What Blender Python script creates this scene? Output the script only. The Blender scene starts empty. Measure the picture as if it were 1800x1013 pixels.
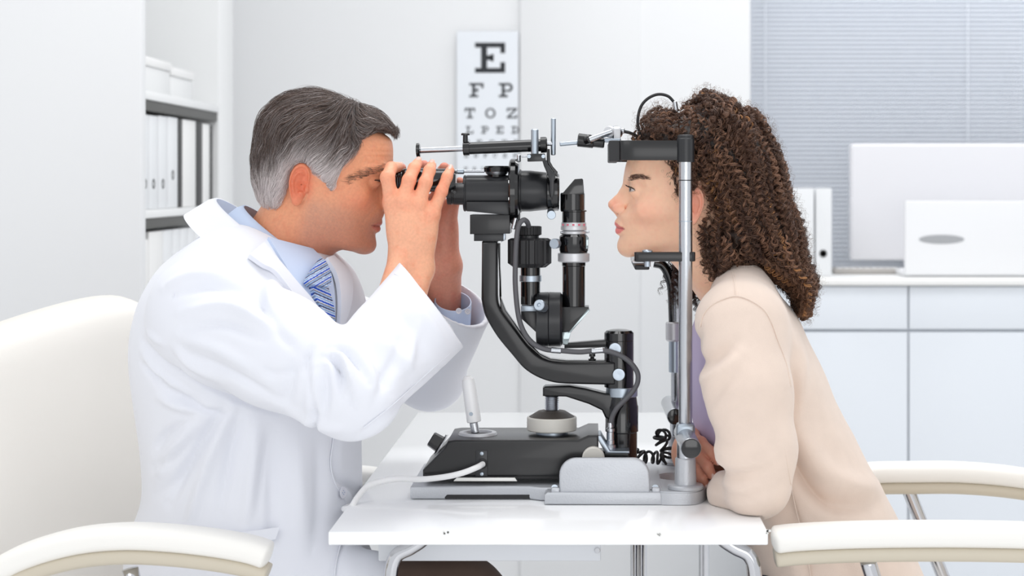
import bpy, bmesh, math, random
import numpy as np
from mathutils import Vector, Matrix
PI = math.pi
random.seed(7); RNG = np.random.default_rng(7)
scene = bpy.context.scene
COL = scene.collection

# ------------------------------------------------------------------ camera, world, light, exposure
TABLE_Z = 0.74
CAM_Z = TABLE_Z + 0.453
DIST = 2.65                      # camera to the plane through both people (Y = 0)
FPX = 3150.0
cam_data = bpy.data.cameras.new('camera')
cam = bpy.data.objects.new('camera', cam_data); COL.objects.link(cam)
cam.location = (0, -DIST, CAM_Z)
cam.rotation_euler = (PI / 2, 0, 0)
cam_data.sensor_width = 36.0
cam_data.lens = 36.0 * FPX / 1800.0
cam_data.shift_x = (900 - 1040) / 1800.0
cam_data.shift_y = -(506.5 - 320) / 1800.0
cam_data.clip_start = 0.05
cam_data.dof.use_dof = True
cam_data.dof.focus_distance = 2.6
cam_data.dof.aperture_fstop = 5.0
scene.camera = cam

world = bpy.data.worlds.new('world'); scene.world = world
world.use_nodes = True
bg = world.node_tree.nodes['Background']
bg.inputs[0].default_value = (0.96, 0.975, 1.0, 1); bg.inputs[1].default_value = 0.92

def area(name, loc, target, sx, sy, power, color=(1, 1, 1)):
    d = bpy.data.lights.new(name, 'AREA'); d.shape = 'RECTANGLE'; d.size = sx; d.size_y = sy
    d.energy = power; d.color = color
    o = bpy.data.objects.new(name, d); COL.objects.link(o); o.location = loc
    o.rotation_euler = (Vector(target) - Vector(loc)).to_track_quat('-Z', 'Y').to_euler()
    return o
area('softbox', (-1.6, -2.6, 2.7), (0.0, 0.0, 1.0), 1.6, 1.2, 9)
area('front_fill_light', (0.5, -3.3, 1.0), (0.0, 0.0, 0.9), 1.8, 1.2, 13)  # fill lamp added behind the camera to lift coat and faces
area('ceiling_panel_light', (0.1, 0.25, 2.9), (0.1, 0.3, 0.0), 1.8, 1.2, 24)
area('window_daylight', (3.2, -0.6, 2.0), (0.0, 0.3, 1.0), 1.8, 1.6, 4, (0.95, 0.98, 1.0))
area('blind_fill_light', (1.5, 2.05, 2.9), (1.4, 2.62, 1.2), 1.6, .3, 16)  # fill lamp added only to brighten the blind, not a real fitting

scene.view_settings.view_transform = 'Standard'
scene.view_settings.look = 'None'
scene.view_settings.gamma = 1.0
scene.view_settings.use_curve_mapping = False
scene.view_settings.exposure = 0.0

# ------------------------------------------------------------------ helpers
def XS(px, Y=0.0): return (px - 1040.0) * (DIST + Y) / FPX
def ZS(py, Y=0.0): return CAM_Z - (py - 320.0) * (DIST + Y) / FPX
def P(px, py, Y=0.0): return Vector((XS(px, Y), Y, ZS(py, Y)))
def SC(Y=0.0): return (DIST + Y) / FPX      # metres per photo pixel at depth Y
def lin(c):
    return tuple(((v / 255.0) / 12.92 if v / 255.0 <= 0.04045 else (((v / 255.0) + 0.055) / 1.055) ** 2.4) for v in c)

MATS = {}
def mat(name, rgb, rough=0.5, metal=0.0, coat=0.0, bump=0.0, bscale=300.0, var=0.0, vscale=6.0, spec=0.5, attr=None,
        sss=0.0, sss_r=(1, .35, .2), alpha=1.0, stretch=None, sheen=0.0, emit=0.0, voronoi=False, bdist=0.001):
    m = bpy.data.materials.new(name); m.use_nodes = True
    nt = m.node_tree; b = nt.nodes['Principled BSDF']; L = nt.links
    c = lin(rgb)
    b.inputs['Base Color'].default_value = (*c, 1)
    b.inputs['Roughness'].default_value = rough; b.inputs['Metallic'].default_value = metal
    b.inputs['Coat Weight'].default_value = coat; b.inputs['Coat Roughness'].default_value = 0.08
    b.inputs['Specular IOR Level'].default_value = spec
    if sheen: b.inputs['Sheen Weight'].default_value = sheen
    if emit:
        b.inputs['Emission Color'].default_value = (*c, 1); b.inputs['Emission Strength'].default_value = emit
    if sss:
        b.inputs['Subsurface Weight'].default_value = sss
        b.inputs['Subsurface Radius'].default_value = sss_r
        b.inputs['Subsurface Scale'].default_value = 0.006
    if alpha < 1: b.inputs['Alpha'].default_value = alpha
    tc = nt.nodes.new('ShaderNodeTexCoord')
    src = None
    if attr:
        a = nt.nodes.new('ShaderNodeAttribute'); a.attribute_name = attr; src = a.outputs['Color']
    if var:
        n = nt.nodes.new('ShaderNodeTexNoise'); n.inputs['Scale'].default_value = vscale
        n.inputs['Detail'].default_value = 5
        L.new(tc.outputs['Object'], n.inputs['Vector'])
        r = nt.nodes.new('ShaderNodeMapRange'); r.inputs['To Min'].default_value = 1 - var; r.inputs['To Max'].default_value = 1 + var
        r.inputs['From Min'].default_value = 0.25; r.inputs['From Max'].default_value = 0.75
        L.new(n.outputs['Fac'], r.inputs['Value'])
        mx = nt.nodes.new('ShaderNodeMix'); mx.data_type = 'RGBA'; mx.blend_type = 'MULTIPLY'; mx.inputs[0].default_value = 1
        if src: L.new(src, mx.inputs[6])
        else: mx.inputs[6].default_value = (*c, 1)
        L.new(r.outputs[0], mx.inputs[7]); src = mx.outputs[2]
    if src: L.new(src, b.inputs['Base Color'])
    if bump:
        n = nt.nodes.new('ShaderNodeTexVoronoi' if voronoi else 'ShaderNodeTexNoise'); n.inputs['Scale'].default_value = bscale
        if stretch:
            mp = nt.nodes.new('ShaderNodeMapping'); mp.inputs['Scale'].default_value = stretch
            L.new(tc.outputs['Object'], mp.inputs['Vector']); L.new(mp.outputs[0], n.inputs['Vector'])
        else: L.new(tc.outputs['Object'], n.inputs['Vector'])
        bp = nt.nodes.new('ShaderNodeBump'); bp.inputs['Strength'].default_value = bump; bp.inputs['Distance'].default_value = bdist
        L.new(n.outputs[0], bp.inputs['Height']); L.new(bp.outputs[0], b.inputs['Normal'])
    MATS[name] = m
    return m

def empty(name, loc, label, cat, group=None):
    o = bpy.data.objects.new(name, None); COL.objects.link(o); o.location = loc
    o.empty_display_size = 0.05
    o['label'] = label; o['category'] = cat
    if group: o['group'] = group
    return o

def link(name, me, m=None, parent=None, label=None, cat=None, group=None, kind=None, smooth=None):
    """one mesh object; mesh data is in world coordinates when it is first linked"""
    if m is not None:
        me.materials.clear(); me.materials.append(m)
    o = bpy.data.objects.new(name, me); COL.objects.link(o)
    me.name = name
    if parent is not None:
        o.parent = parent
        w = Vector((0, 0, 0)); q = parent
        while q is not None: w = w + Vector(q.location); q = q.parent
        o.location = -w
    if label: o['label'] = label
    if cat: o['category'] = cat
    if group: o['group'] = group
    if kind: o['kind'] = kind
    if smooth is not None: shade(o, smooth)
    return o

def shade(o, angle=35):
    me = o.data
    bm = bmesh.new(); bm.from_mesh(me)
    a = math.radians(angle)
    for f in bm.faces: f.smooth = True
    for e in bm.edges:
        if len(e.link_faces) == 2 and e.calc_face_angle(0) > a: e.smooth = False
    bm.to_mesh(me); bm.free()

def me_from(bm, angle=35):
    a = math.radians(angle)
    for f in bm.faces: f.smooth = True
    for e in bm.edges:
        if len(e.link_faces) == 2 and e.calc_face_angle(0) > a: e.smooth = False
    me = bpy.data.meshes.new('m'); bm.to_mesh(me); bm.free(); return me

def box_bm(lo, hi, bev=0.0, seg=2, bm=None):
    own = bm is None
    if own: bm = bmesh.new()
    r = bmesh.ops.create_cube(bm, size=1)
    lo, hi = Vector(lo), Vector(hi)
    for v in r['verts']:
        v.co = Vector([(lo[i] + hi[i]) / 2 + v.co[i] * (hi[i] - lo[i]) for i in range(3)])
    if bev:
        es = set(); [es.update(v.link_edges) for v in r['verts']]
        bmesh.ops.bevel(bm, geom=list(es), offset=bev, segments=seg, affect='EDGES', profile=0.5)
    return bm
def box(name, lo, hi, m, parent=None, bev=0.002, **k):
    return link(name, me_from(box_bm(lo, hi, bev), 50), m, parent, **k)

def prism_bm(pts, n, e0, e1, bev=0.0, seg=2, bm=None):
    """pts: 3-D points of a planar outline; extruded along n from e0 to e1"""
    if bm is None: bm = bmesh.new()
    n = Vector(n)
    a = [bm.verts.new(Vector(p) + n * e0) for p in pts]
    b = [bm.verts.new(Vector(p) + n * e1) for p in pts]
    N = len(pts)
    fs = [bm.faces.new(a), bm.faces.new(list(reversed(b)))]
    for i in range(N): fs.append(bm.faces.new((a[i], b[i], b[(i + 1) % N], a[(i + 1) % N])))
    bmesh.ops.recalc_face_normals(bm, faces=fs)
    if bev:
        es = [e for e in bm.edges if e.verts[0] in set(a + b) and e.verts[1] in set(a + b) and not ((e.verts[0] in a) ^ (e.verts[1] in a))]
        bmesh.ops.bevel(bm, geom=es, offset=bev, segments=seg, affect='EDGES', profile=0.5, clamp_overlap=True)
    return bm
def plate_xz(name, pxs, Y0, Y1, m, parent=None, Yref=None, bev=0.001, seg=2, angle=35, **k):
    """outline given in photo pixels at depth Yref, extruded between the depths Y0 and Y1"""
    if Yref is None: Yref = Y0
    pts = [Vector((XS(x, Yref), 0, ZS(y, Yref))) for x, y in pxs]
    return link(name, me_from(prism_bm(pts, (0, 1, 0), Y0, Y1, bev, seg), angle), m, parent, **k)

def frame(d):
    d = Vector(d).normalized()
    u = d.orthogonal().normalized(); return u, d.cross(u).normalized(), d

def lathe_bm(p0, d, prof, seg=40, bm=None, cap=True, ref=None):
    """prof: list of (t along d, radius)"""
    if bm is None: bm = bmesh.new()
    p0 = Vector(p0); u, v, d = frame(d)
    rings = []
    for t, r in prof:
        r = max(r, 1e-5)
        rings.append([bm.verts.new(p0 + d * t + (u * math.cos(2 * PI * i / seg) + v * math.sin(2 * PI * i / seg)) * r) for i in range(seg)])
    for a, b in zip(rings, rings[1:]):
        for i in range(seg): bm.faces.new((a[i], a[(i + 1) % seg], b[(i + 1) % seg], b[i]))
    if cap:
        bm.faces.new(list(reversed(rings[0]))); bm.faces.new(rings[-1])
    bmesh.ops.recalc_face_normals(bm, faces=bm.faces)
    return bm
def lathe(name, p0, d, prof, m, parent=None, seg=40, angle=30, **k):
    return link(name, me_from(lathe_bm(p0, d, prof, seg), angle), m, parent, **k)
def rod(name, p0, p1, r, m, parent=None, seg=24, ch=None, **k):
    p0, p1 = Vector(p0), Vector(p1); L = (p1 - p0).length; ch = min(r * 0.25, L * 0.2) if ch is None else ch
    return lathe(name, p0, p1 - p0, [(0, r - ch), (ch, r), (L - ch, r), (L, r - ch)], m, parent, seg, **k)

def spline(pts, n):
    """Catmull-Rom through pts, n samples per span"""
    pts = [np.array(p, float) for p in pts]; out = []
    Q = [2 * pts[0] - pts[1]] + pts + [2 * pts[-1] - pts[-2]]
    for i in range(1, len(Q) - 2):
        for k in range(n):
            t = k / n
            out.append(0.5 * ((2 * Q[i]) + (-Q[i - 1] + Q[i + 1]) * t + (2 * Q[i - 1] - 5 * Q[i] + 4 * Q[i + 1] - Q[i + 2]) * t * t
                              + (-Q[i - 1] + 3 * Q[i] - 3 * Q[i + 1] + Q[i + 2]) * t ** 3))
    out.append(pts[-1]); return np.array(out)

def tubes_mesh(paths, radii, seg=6, cap=False):
    """paths: array (N, K, 3); radii: (N, K) -> one mesh of N tubes"""
    paths = np.asarray(paths, float); N, K, _ = paths.shape
    radii = np.broadcast_to(np.asarray(radii, float), (N, K))
    T = np.gradient(paths, axis=1); T /= np.linalg.norm(T, axis=2, keepdims=True) + 1e-12
    ref = np.zeros((N, 3)); k = np.argmin(np.abs(T[:, 0]), axis=1); ref[np.arange(N), k] = 1
    U = np.zeros_like(T); u = np.cross(T[:, 0], ref); u /= np.linalg.norm(u, axis=1, keepdims=True) + 1e-12
    U[:, 0] = u
    for i in range(1, K):
        u = U[:, i - 1] - T[:, i] * np.sum(U[:, i - 1] * T[:, i], axis=1, keepdims=True)
        u /= np.linalg.norm(u, axis=1, keepdims=True) + 1e-12; U[:, i] = u
    V = np.cross(T, U)
    an = np.arange(seg) * 2 * PI / seg
    ring = (U[:, :, None] * np.cos(an)[None, None, :, None] + V[:, :, None] * np.sin(an)[None, None, :, None]) * radii[:, :, None, None] + paths[:, :, None]
    verts = ring.reshape(-1, 3)
    idx = np.arange(N * K * seg).reshape(N, K, seg)
    a = idx[:, :-1]; b = idx[:, 1:]
    q = np.stack([a, np.roll(a, -1, 2), np.roll(b, -1, 2), b], -1).reshape(-1, 4)
    me = mesh_np(verts, q)
    if cap:
        bm = bmesh.new(); bm.from_mesh(me); bmesh.ops.holes_fill(bm, edges=[e for e in bm.edges if e.is_boundary], sides=0)
        for f in bm.faces: f.smooth = True
        bm.to_mesh(me); bm.free()
    return me

def mesh_np(verts, quads):
    verts = np.ascontiguousarray(verts, dtype=np.float32); quads = np.ascontiguousarray(quads, dtype=np.int32)
    me = bpy.data.meshes.new('m')
    me.vertices.add(len(verts)); me.vertices.foreach_set('co', verts.ravel())
    n = quads.shape[1]
    me.loops.add(quads.size); me.loops.foreach_set('vertex_index', quads.ravel())
    me.polygons.add(len(quads)); me.polygons.foreach_set('loop_start', np.arange(len(quads), dtype=np.int32) * n)
    me.polygons.foreach_set('loop_total', np.full(len(quads), n, dtype=np.int32))
    me.update(calc_edges=True); me.validate()
    me.polygons.foreach_set('use_smooth', np.ones(len(me.polygons), dtype=bool))
    return me

def tube(name, pts, r, m, parent=None, n=8, seg=12, cap=True, **k):
    p = spline(pts, n); return link(name, tubes_mesh(p[None], r, seg, cap), m, parent, **k)

def set_col(me, cols, name='Col'):
    a = me.color_attributes.new(name, 'FLOAT_COLOR', 'POINT')
    c = np.ones((len(me.vertices), 4), np.float32); c[:, :3] = cols
    a.data.foreach_set('color', c.ravel())

def join_bm(*bms):
    out = bmesh.new()
    for b in bms:
        me = bpy.data.meshes.new('t'); b.to_mesh(me); out.from_mesh(me); bpy.data.meshes.remove(me); b.free()
    return out
def join_me(*mes):
    out = bmesh.new()
    for m_ in mes: out.from_mesh(m_)
    me = bpy.data.meshes.new('m'); out.to_mesh(me); out.free(); return me

def copy_tree(o, parent=None):
    c = o.copy(); COL.objects.link(c)
    if parent is not None: c.parent = parent
    for ch in list(o.children): copy_tree(ch, c)
    return c
# ------------------------------------------------------------------ implicit surfaces (bodies, clothes, hands)
def smin(a, b, k):
    h = np.maximum(k - np.abs(a - b), 0) / k
    return np.minimum(a, b) - h * h * k * 0.25
def smax(a, b, k): return -smin(-a, -b, k)
def cap_sdf(p, a, b, ra, rb):
    a = np.asarray(a, float); b = np.asarray(b, float); ba = b - a
    pa = p - a
    h = np.clip(pa @ ba / (ba @ ba), 0, 1)
    return np.linalg.norm(pa - h[..., None] * ba, axis=-1) - (ra + (rb - ra) * h)
def chain_sdf(p, pts, rs, k=0.004):
    f = None
    for i in range(len(pts) - 1):
        g = cap_sdf(p, pts[i], pts[i + 1], rs[i], rs[i + 1])
        f = g if f is None else smin(f, g, k)
    return f
def ell_sdf(p, c, r, R=None):
    q = p - np.asarray(c, float)
    if R is not None: q = q @ np.asarray(R)
    r = np.asarray(r, float)
    k0 = np.linalg.norm(q / r, axis=-1); k1 = np.linalg.norm(q / (r * r), axis=-1) + 1e-9
    return k0 * (k0 - 1) / k1
def noise3(p, seed=0, octaves=1):
    """cheap smooth value noise, roughly -1..1"""
    r = np.random.default_rng(seed); out = np.zeros(p.shape[:-1]); amp = 1.0; tot = 0
    for o in range(octaves):
        T = r.random((16, 16, 16)) * 2 - 1
        q = p * (2 ** o) + 31.7 * o; i = np.floor(q).astype(int); f = q - i; f = f * f * (3 - 2 * f)
        i0 = i & 15; i1 = (i + 1) & 15
        def t(a, b, c): return T[a, b, c]
        x0, y0, z0 = i0[..., 0], i0[..., 1], i0[..., 2]; x1, y1, z1 = i1[..., 0], i1[..., 1], i1[..., 2]
        fx, fy, fz = f[..., 0], f[..., 1], f[..., 2]
        v = ((t(x0, y0, z0) * (1 - fx) + t(x1, y0, z0) * fx) * (1 - fy) + (t(x0, y1, z0) * (1 - fx) + t(x1, y1, z0) * fx) * fy) * (1 - fz) \
            + ((t(x0, y0, z1) * (1 - fx) + t(x1, y0, z1) * fx) * (1 - fy) + (t(x0, y1, z1) * (1 - fx) + t(x1, y1, z1) * fx) * fy) * fz
        out += amp * v; tot += amp; amp *= 0.5
    return out / tot

def grad(F, p, e):
    g = np.empty_like(p)
    for i in range(3):
        d = np.zeros(3); d[i] = e
        g[:, i] = (F(p + d) - F(p - d)) / (2 * e)
    return g

def polygonise(F, lo, hi, h, newton=2, B=8, lip=1.5, disp=None):
    lo = np.asarray(lo, float); hi = np.asarray(hi, float)
    nb = np.ceil((hi - lo) / (h * B)).astype(int)
    n = nb * B
    c = np.stack(np.meshgrid(*[lo[i] + (np.arange(nb[i]) + 0.5) * B * h for i in range(3)], indexing='ij'), -1)
    fc = F(c.reshape(-1, 3)).reshape(nb)
    V = np.repeat(np.repeat(np.repeat(np.sign(fc).astype(np.float32), B, 0), B, 1), B, 2)
    V = np.pad(V, ((0, 1),) * 3, mode='edge')
    act = np.argwhere(np.abs(fc) < B * h * 0.87 * lip)
    off = np.stack(np.meshgrid(*[np.arange(B + 1)] * 3, indexing='ij'), -1).reshape(-1, 3)
    for s in range(0, len(act), 400):
        blk = act[s:s + 400]
        gi = blk[:, None, :] * B + off[None]
        f = F((lo + gi * h).reshape(-1, 3)).astype(np.float32)
        g = gi.reshape(-1, 3); V[g[:, 0], g[:, 1], g[:, 2]] = f
    S = V < 0
    cnt = np.zeros(n, np.int8)
    for dx in (0, 1):
        for dy in (0, 1):
            for dz in (0, 1): cnt += S[dx:n[0] + dx, dy:n[1] + dy, dz:n[2] + dz]
    cells = np.argwhere((cnt > 0) & (cnt < 8))
    ids = np.full(n, -1, np.int32); ids[cells[:, 0], cells[:, 1], cells[:, 2]] = np.arange(len(cells))
    acc = np.zeros((len(cells), 3)); num = np.zeros(len(cells))
    cor = [(a, b, c_) for a in (0, 1) for b in (0, 1) for c_ in (0, 1)]
    for a in cor:
        for ax in range(3):
            if a[ax]: continue
            b = list(a); b[ax] = 1
            va = V[cells[:, 0] + a[0], cells[:, 1] + a[1], cells[:, 2] + a[2]]; vb = V[cells[:, 0] + b[0], cells[:, 1] + b[1], cells[:, 2] + b[2]]
            mk = (va < 0) != (vb < 0); t = np.where(mk, va / np.where(mk, va - vb, 1), 0)
            pt = np.array(a, float)[None] + np.eye(3)[ax][None] * t[:, None]
            acc += pt * mk[:, None]; num += mk
    verts = lo + (cells + acc / num[:, None]) * h
    quads = []
    for ax in range(3):
        A = [slice(0, n[i] + 1) for i in range(3)]
        Sa = S[tuple(slice(0, n[i]) if i == ax else slice(1, n[i]) for i in range(3))]
        Sb = S[tuple(slice(1, n[i] + 1) if i == ax else slice(1, n[i]) for i in range(3))]
        e = np.argwhere(Sa != Sb)
        if not len(e): continue
        flip = Sa[e[:, 0], e[:, 1], e[:, 2]]
        e1, e2 = (ax + 1) % 3, (ax + 2) % 3
        base = e.copy(); base[:, e1] += 1; base[:, e2] += 1
        q = []
        for d1, d2 in ((0, 0), (-1, 0), (-1, -1), (0, -1)):
            k = base.copy(); k[:, e1] += d1; k[:, e2] += d2
            k = np.minimum(k, n - 1)
            q.append(ids[k[:, 0], k[:, 1], k[:, 2]])
        q = np.stack(q, 1); q[~flip] = q[~flip][:, ::-1]
        quads.append(q)
    quads = np.concatenate(quads); quads = quads[(quads >= 0).all(1)]
    for _ in range(newton):
        g = grad(F, verts, h * 0.3); f = F(verts)
        st = -f[:, None] * g / (np.sum(g * g, 1)[:, None] + 1e-6)
        L = np.linalg.norm(st, axis=1, keepdims=True); st *= np.minimum(1, h * 0.7 / (L + 1e-12))
        verts = verts + st
    if disp is not None:
        g = grad(F, verts, h * 0.5); g /= np.linalg.norm(g, axis=1, keepdims=True) + 1e-9
        verts = verts + g * disp(verts)[:, None]
    return verts, quads
def interp(z, pts):
    """piecewise smooth table lookup"""
    a = np.asarray(pts, float); o = np.argsort(a[:, 0]); a = a[o]
    return [np.interp(z, a[:, 0], a[:, i]) for i in range(1, a.shape[1])]
def catmull_tab(pts, n=12):
    """dense smooth table from sparse rows (first column = key)"""
    a = np.asarray(sorted(pts), float); return spline(list(a), n)
def poly_sdf2(x, y, poly):
    """signed distance to a closed polygon, negative inside"""
    P_ = np.asarray(poly, float); d = np.full(x.shape, 1e9); ins = np.zeros(x.shape, bool)
    for i in range(len(P_)):
        a = P_[i]; b = P_[(i + 1) % len(P_)]; e = b - a
        wx, wy = x - a[0], y - a[1]
        t = np.clip((wx * e[0] + wy * e[1]) / (e @ e + 1e-12), 0, 1)
        d = np.minimum(d, (wx - e[0] * t) ** 2 + (wy - e[1] * t) ** 2)
        c = ((a[1] <= y) & (b[1] > y)) | ((b[1] <= y) & (a[1] > y))
        s = (b[0] - a[0]) * (y - a[1]) / (b[1] - a[1] + 1e-12) + a[0]
        ins ^= c & (x < s)
    return np.where(ins, -1, 1) * np.sqrt(d)
# ------------------------------------------------------------------ materials
mat('wall', (229, 230, 231), 0.7)
mat('wall_left', (226, 227, 228), 0.6)
mat('floor', (240, 240, 240), 0.35, var=.02)
mat('door', (226, 227, 228), 0.5)
mat('blind', (238, 241, 246), 0.5)
mat('glass', (205, 214, 224), 0.1)
mat('chart', (229, 233, 238), 0.6)
mat('ink', (36, 39, 44), 0.6)
mat('shelf', (230, 231, 231), 0.45)
mat('shelf_shade', (90, 90, 88), 0.6)  # darkened shelf colour that paints the shade inside the bookcase
mat('binder', (228, 230, 232), 0.5)
mat('binder_white', (234, 234, 233), 0.5)
mat('gap_hole_dark', (48, 48, 48), 0.5)  # dark tone of the finger holes and the painted gap slabs
mat('cabinet', (226, 231, 237), 0.4)
mat('worktop', (236, 236, 234), 0.3)
mat('screen', (226, 226, 230), 0.35)
mat('laptop', (236, 237, 239), 0.35)
mat('mark', (165, 167, 170), 0.4)
mat('greyplastic', (176, 172, 168), 0.5)
mat('tabletop', (249, 250, 251), 0.16, coat=.15)
mat('table_edge', (236, 240, 245), 0.35)
mat('tray', (214, 217, 222), 0.45)
mat('chrome', (205, 206, 210), 0.10, metal=1.0)
mat('leather', (238, 234, 227), 0.45, bump=.25, bscale=900, bdist=.0004, var=.01)
mat('leather_white', (244, 242, 237), 0.42, bump=.25, bscale=900, bdist=.0004)
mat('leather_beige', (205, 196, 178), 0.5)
mat('paper', (238, 238, 234), 0.6)

# ------------------------------------------------------------------ setting
WY = 2.35
box('floor', (-2.6, -3.4, -0.05), (3.0, 4.0, 0), MATS['floor'], None, 0, kind='structure')
box('wall_back', (-1.6, WY, 0), (XS(1319, WY), WY + 0.12, 2.8), MATS['wall'], None, 0.004, kind='structure')
box('wall_right', (0.3, 3.0, 0), (3.0, 3.1, 2.8), MATS['wall'], None, 0, kind='structure')
box('wall_left', (-2.6, 1.05, 0), (XS(248, 1.05), 1.09, 2.8), MATS['wall_left'], None, 0.003, kind='structure')
d = box('door_1', (XS(914, WY - .01), WY - 0.010, 0.005), (XS(1125, WY - .01), WY - 0.001, 2.5), MATS['door'], None, 0.002, kind='structure')
box('door_handle', (XS(1086, WY), WY - 0.06, .66), (XS(1106, WY), WY - 0.008, 0.68), MATS['chrome'], d, 0.004)
win = bpy.data.objects.new('window_1', None); COL.objects.link(win); win.location = (1.2, 2.95, .95); win['kind'] = 'structure'
for a, b in (((0.42, 2.9, .9), (0.46, 2.99, 2.4)), ((2.4, 2.9, .9), (2.44, 2.99, 2.4)), ((0.42, 2.9, 2.36), (2.44, 2.99, 2.4)), ((0.42, 2.9, .9), (2.44, 2.99, .93)), ((1.41, 2.9, .9), (1.45, 2.99, 2.4))):
    box('window_frame', a, b, MATS['shelf'], win, .003)
for a, b in ((.46, 1.41), (1.45, 2.4)):
    box('pane', (a, 2.95, .93), (b, 2.956, 2.36), MATS['glass'], win, 0)

# slatted blind in front of the window
BY = 2.62
bl = empty('window_blind', (1.1, BY, 0.93), 'pale blue-grey horizontal slatted blind behind the counter', 'blind')
x0, x1 = XS(1300, BY), 2.46
smesh = None
npitch = 8.1 * SC(BY)
z = 0.935
bm = bmesh.new()
vs = [bm.verts.new(v) for v in ((x0, BY - .006, .0), (x1, BY - .006, .0), (x1, BY - .002, npitch * .55), (x0, BY - .002, npitch * .55), (x1, BY + .005, npitch * 1.12), (x0, BY + .005, npitch * 1.12))]
bm.faces.new(vs[:4]); bm.faces.new((vs[3], vs[2], vs[4], vs[5]))
r = bmesh.ops.solidify(bm, geom=bm.faces[:], thickness=.0006)
smesh = bpy.data.meshes.new('slat'); bm.to_mesh(smesh); bm.free(); smesh.materials.append(MATS['blind'])
for i in range(62):
    o = bpy.data.objects.new('slat', smesh); COL.objects.link(o); o.parent = bl
    o.location = Vector((0, 0, z + i * npitch)) - bl.location
box('head_rail', (x0, BY - .02, z + 62 * npitch), (x1, BY + .02, z + 62 * npitch + .04), MATS['blind'], bl, .003)
box('bottom_rail', (x0, BY - .008, z - .012), (x1, BY + .008, z), MATS['blind'], bl, .003)
for px in (1345, 1700):
    rod('cord', (XS(px, BY), BY - .012, z), (XS(px, BY), BY - .012, z + 62 * npitch), .001, MATS['blind'], bl, 6)

# ------------------------------------------------------------------ eye chart
CY = WY - 0.012
ch = empty('eye_chart', (XS(857, CY), CY, ZS(330, CY)), 'pale sight test chart with rows of black serif letters on back wall', 'chart')
box('sheet', (XS(803, CY), CY, ZS(345, CY)), (XS(911, CY), CY + .002, ZS(55, CY)), MATS['chart'], ch, 0)
def ring_pts(cx, cy, rx, ry, w, a0, a1, n=20):
    o, i_ = [], []
    for k in range(n + 1):
        a = math.radians(a0 + (a1 - a0) * k / n)
        o.append((cx + rx * math.cos(a), cy + ry * math.sin(a))); i_.append((cx + (rx - w) * math.cos(a), cy + (ry - w * .8) * math.sin(a)))
    return [[o[k], o[k + 1], i_[k + 1], i_[k]] for k in range(n)]
def R_(a, b, c, e): return [(a, b), (c, b), (c, e), (a, e)]
GL = {
 'E': [R_(1, .8, 2, 4.2), R_(0, 0, 5, .8), R_(0, 4.2, 5, 5), R_(4.2, .8, 5, 1.75), R_(4.2, 3.25, 5, 4.2), R_(2, 2.1, 2.9, 2.9), R_(2.6, 1.9, 3.1, 3.1)],
 'F': [R_(1, .8, 2, 4.2), R_(0, 0, 3.1, .8), R_(0, 4.2, 5, 5), R_(4.2, 3.2, 5, 4.2), R_(2, 2.1, 2.9, 2.9), R_(2.6, 1.8, 3.1, 3.2)],
 'P': [R_(1, .8, 2, 4.2), R_(0, 0, 3.1, .8), R_(0, 4.2, 3.4, 5), R_(2, 1.9, 3.4, 2.6)] + ring_pts(3.4, 3.45, 1.5, 1.55, .9, -90, 90, 12),
 'T': [R_(2, .8, 3, 4.2), R_(1, 0, 4, .8), R_(0, 4.2, 5, 5), R_(0, 3.2, .7, 4.2), R_(4.3, 3.2, 5, 4.2)],
 'O': ring_pts(2.5, 2.5, 2.5, 2.5, .9, 0, 360, 32),
 'Z': [R_(0, 0, 5, .8), R_(0, 4.2, 5, 5), [(0.1, .8), (1.4, .8), (4.9, 4.2), (3.6, 4.2)], R_(4.3, .8, 5, 1.7), R_(0, 3.3, .7, 4.2)],
 'L': [R_(1, .8, 2, 4.2), R_(0, 0, 5, .8), R_(0, 4.2, 3.1, 5), R_(4.2, .8, 5, 2.0)],
 'D': [R_(1, .8, 2, 4.2), R_(0, 0, 2.6, .8), R_(0, 4.2, 2.6, 5)] + ring_pts(2.5, 2.5, 2.5, 2.5, .9, -90, 90, 16),
 'C': ring_pts(2.5, 2.5, 2.5, 2.5, .9, 42, 318, 26) + [R_(4.2, 3.1, 5, 4.6)],
}
def letter(c, px, py, s):
    bm = bmesh.new(); k = s / 5.0
    for q in GL[c]:
        pts = [Vector((XS(px + a * k, CY), CY, ZS(py + s - b * k, CY))) for a, b in q]
        prism_bm(pts, (0, 1, 0), -0.0006, 0.0004, 0, bm=bm)
    me = bpy.data.meshes.new('letter'); bm.to_mesh(me); bm.free()
    link('letter', me, MATS['ink'], ch)
letter('E', 835, 75, 53)
for c, x in zip('FP', (825, 877)): letter(c, x, 146, 25)
for c, x in zip('TOZ', (817, 853, 891)): letter(c, x, 190, 18)
for c, x in zip('LPED', (819, 846, 872, 899)): letter(c, x, 222, 13)
for c, x in zip('PECFD', (816, 838, 860, 882, 903)): letter(c, x, 246, 9)
for c, x in zip('EDFCZP', (816, 833, 850, 867, 884, 902)): letter(c, x, 270, 7)
for c, x in zip('FELOPZD', (816, 831, 846, 860, 874, 889, 904)): letter(c, x, 294, 6)
for c, x in zip('DEFPOTEC', (816, 829, 841, 854, 866, 879, 892, 904)): letter(c, x, 315, 5)

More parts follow.
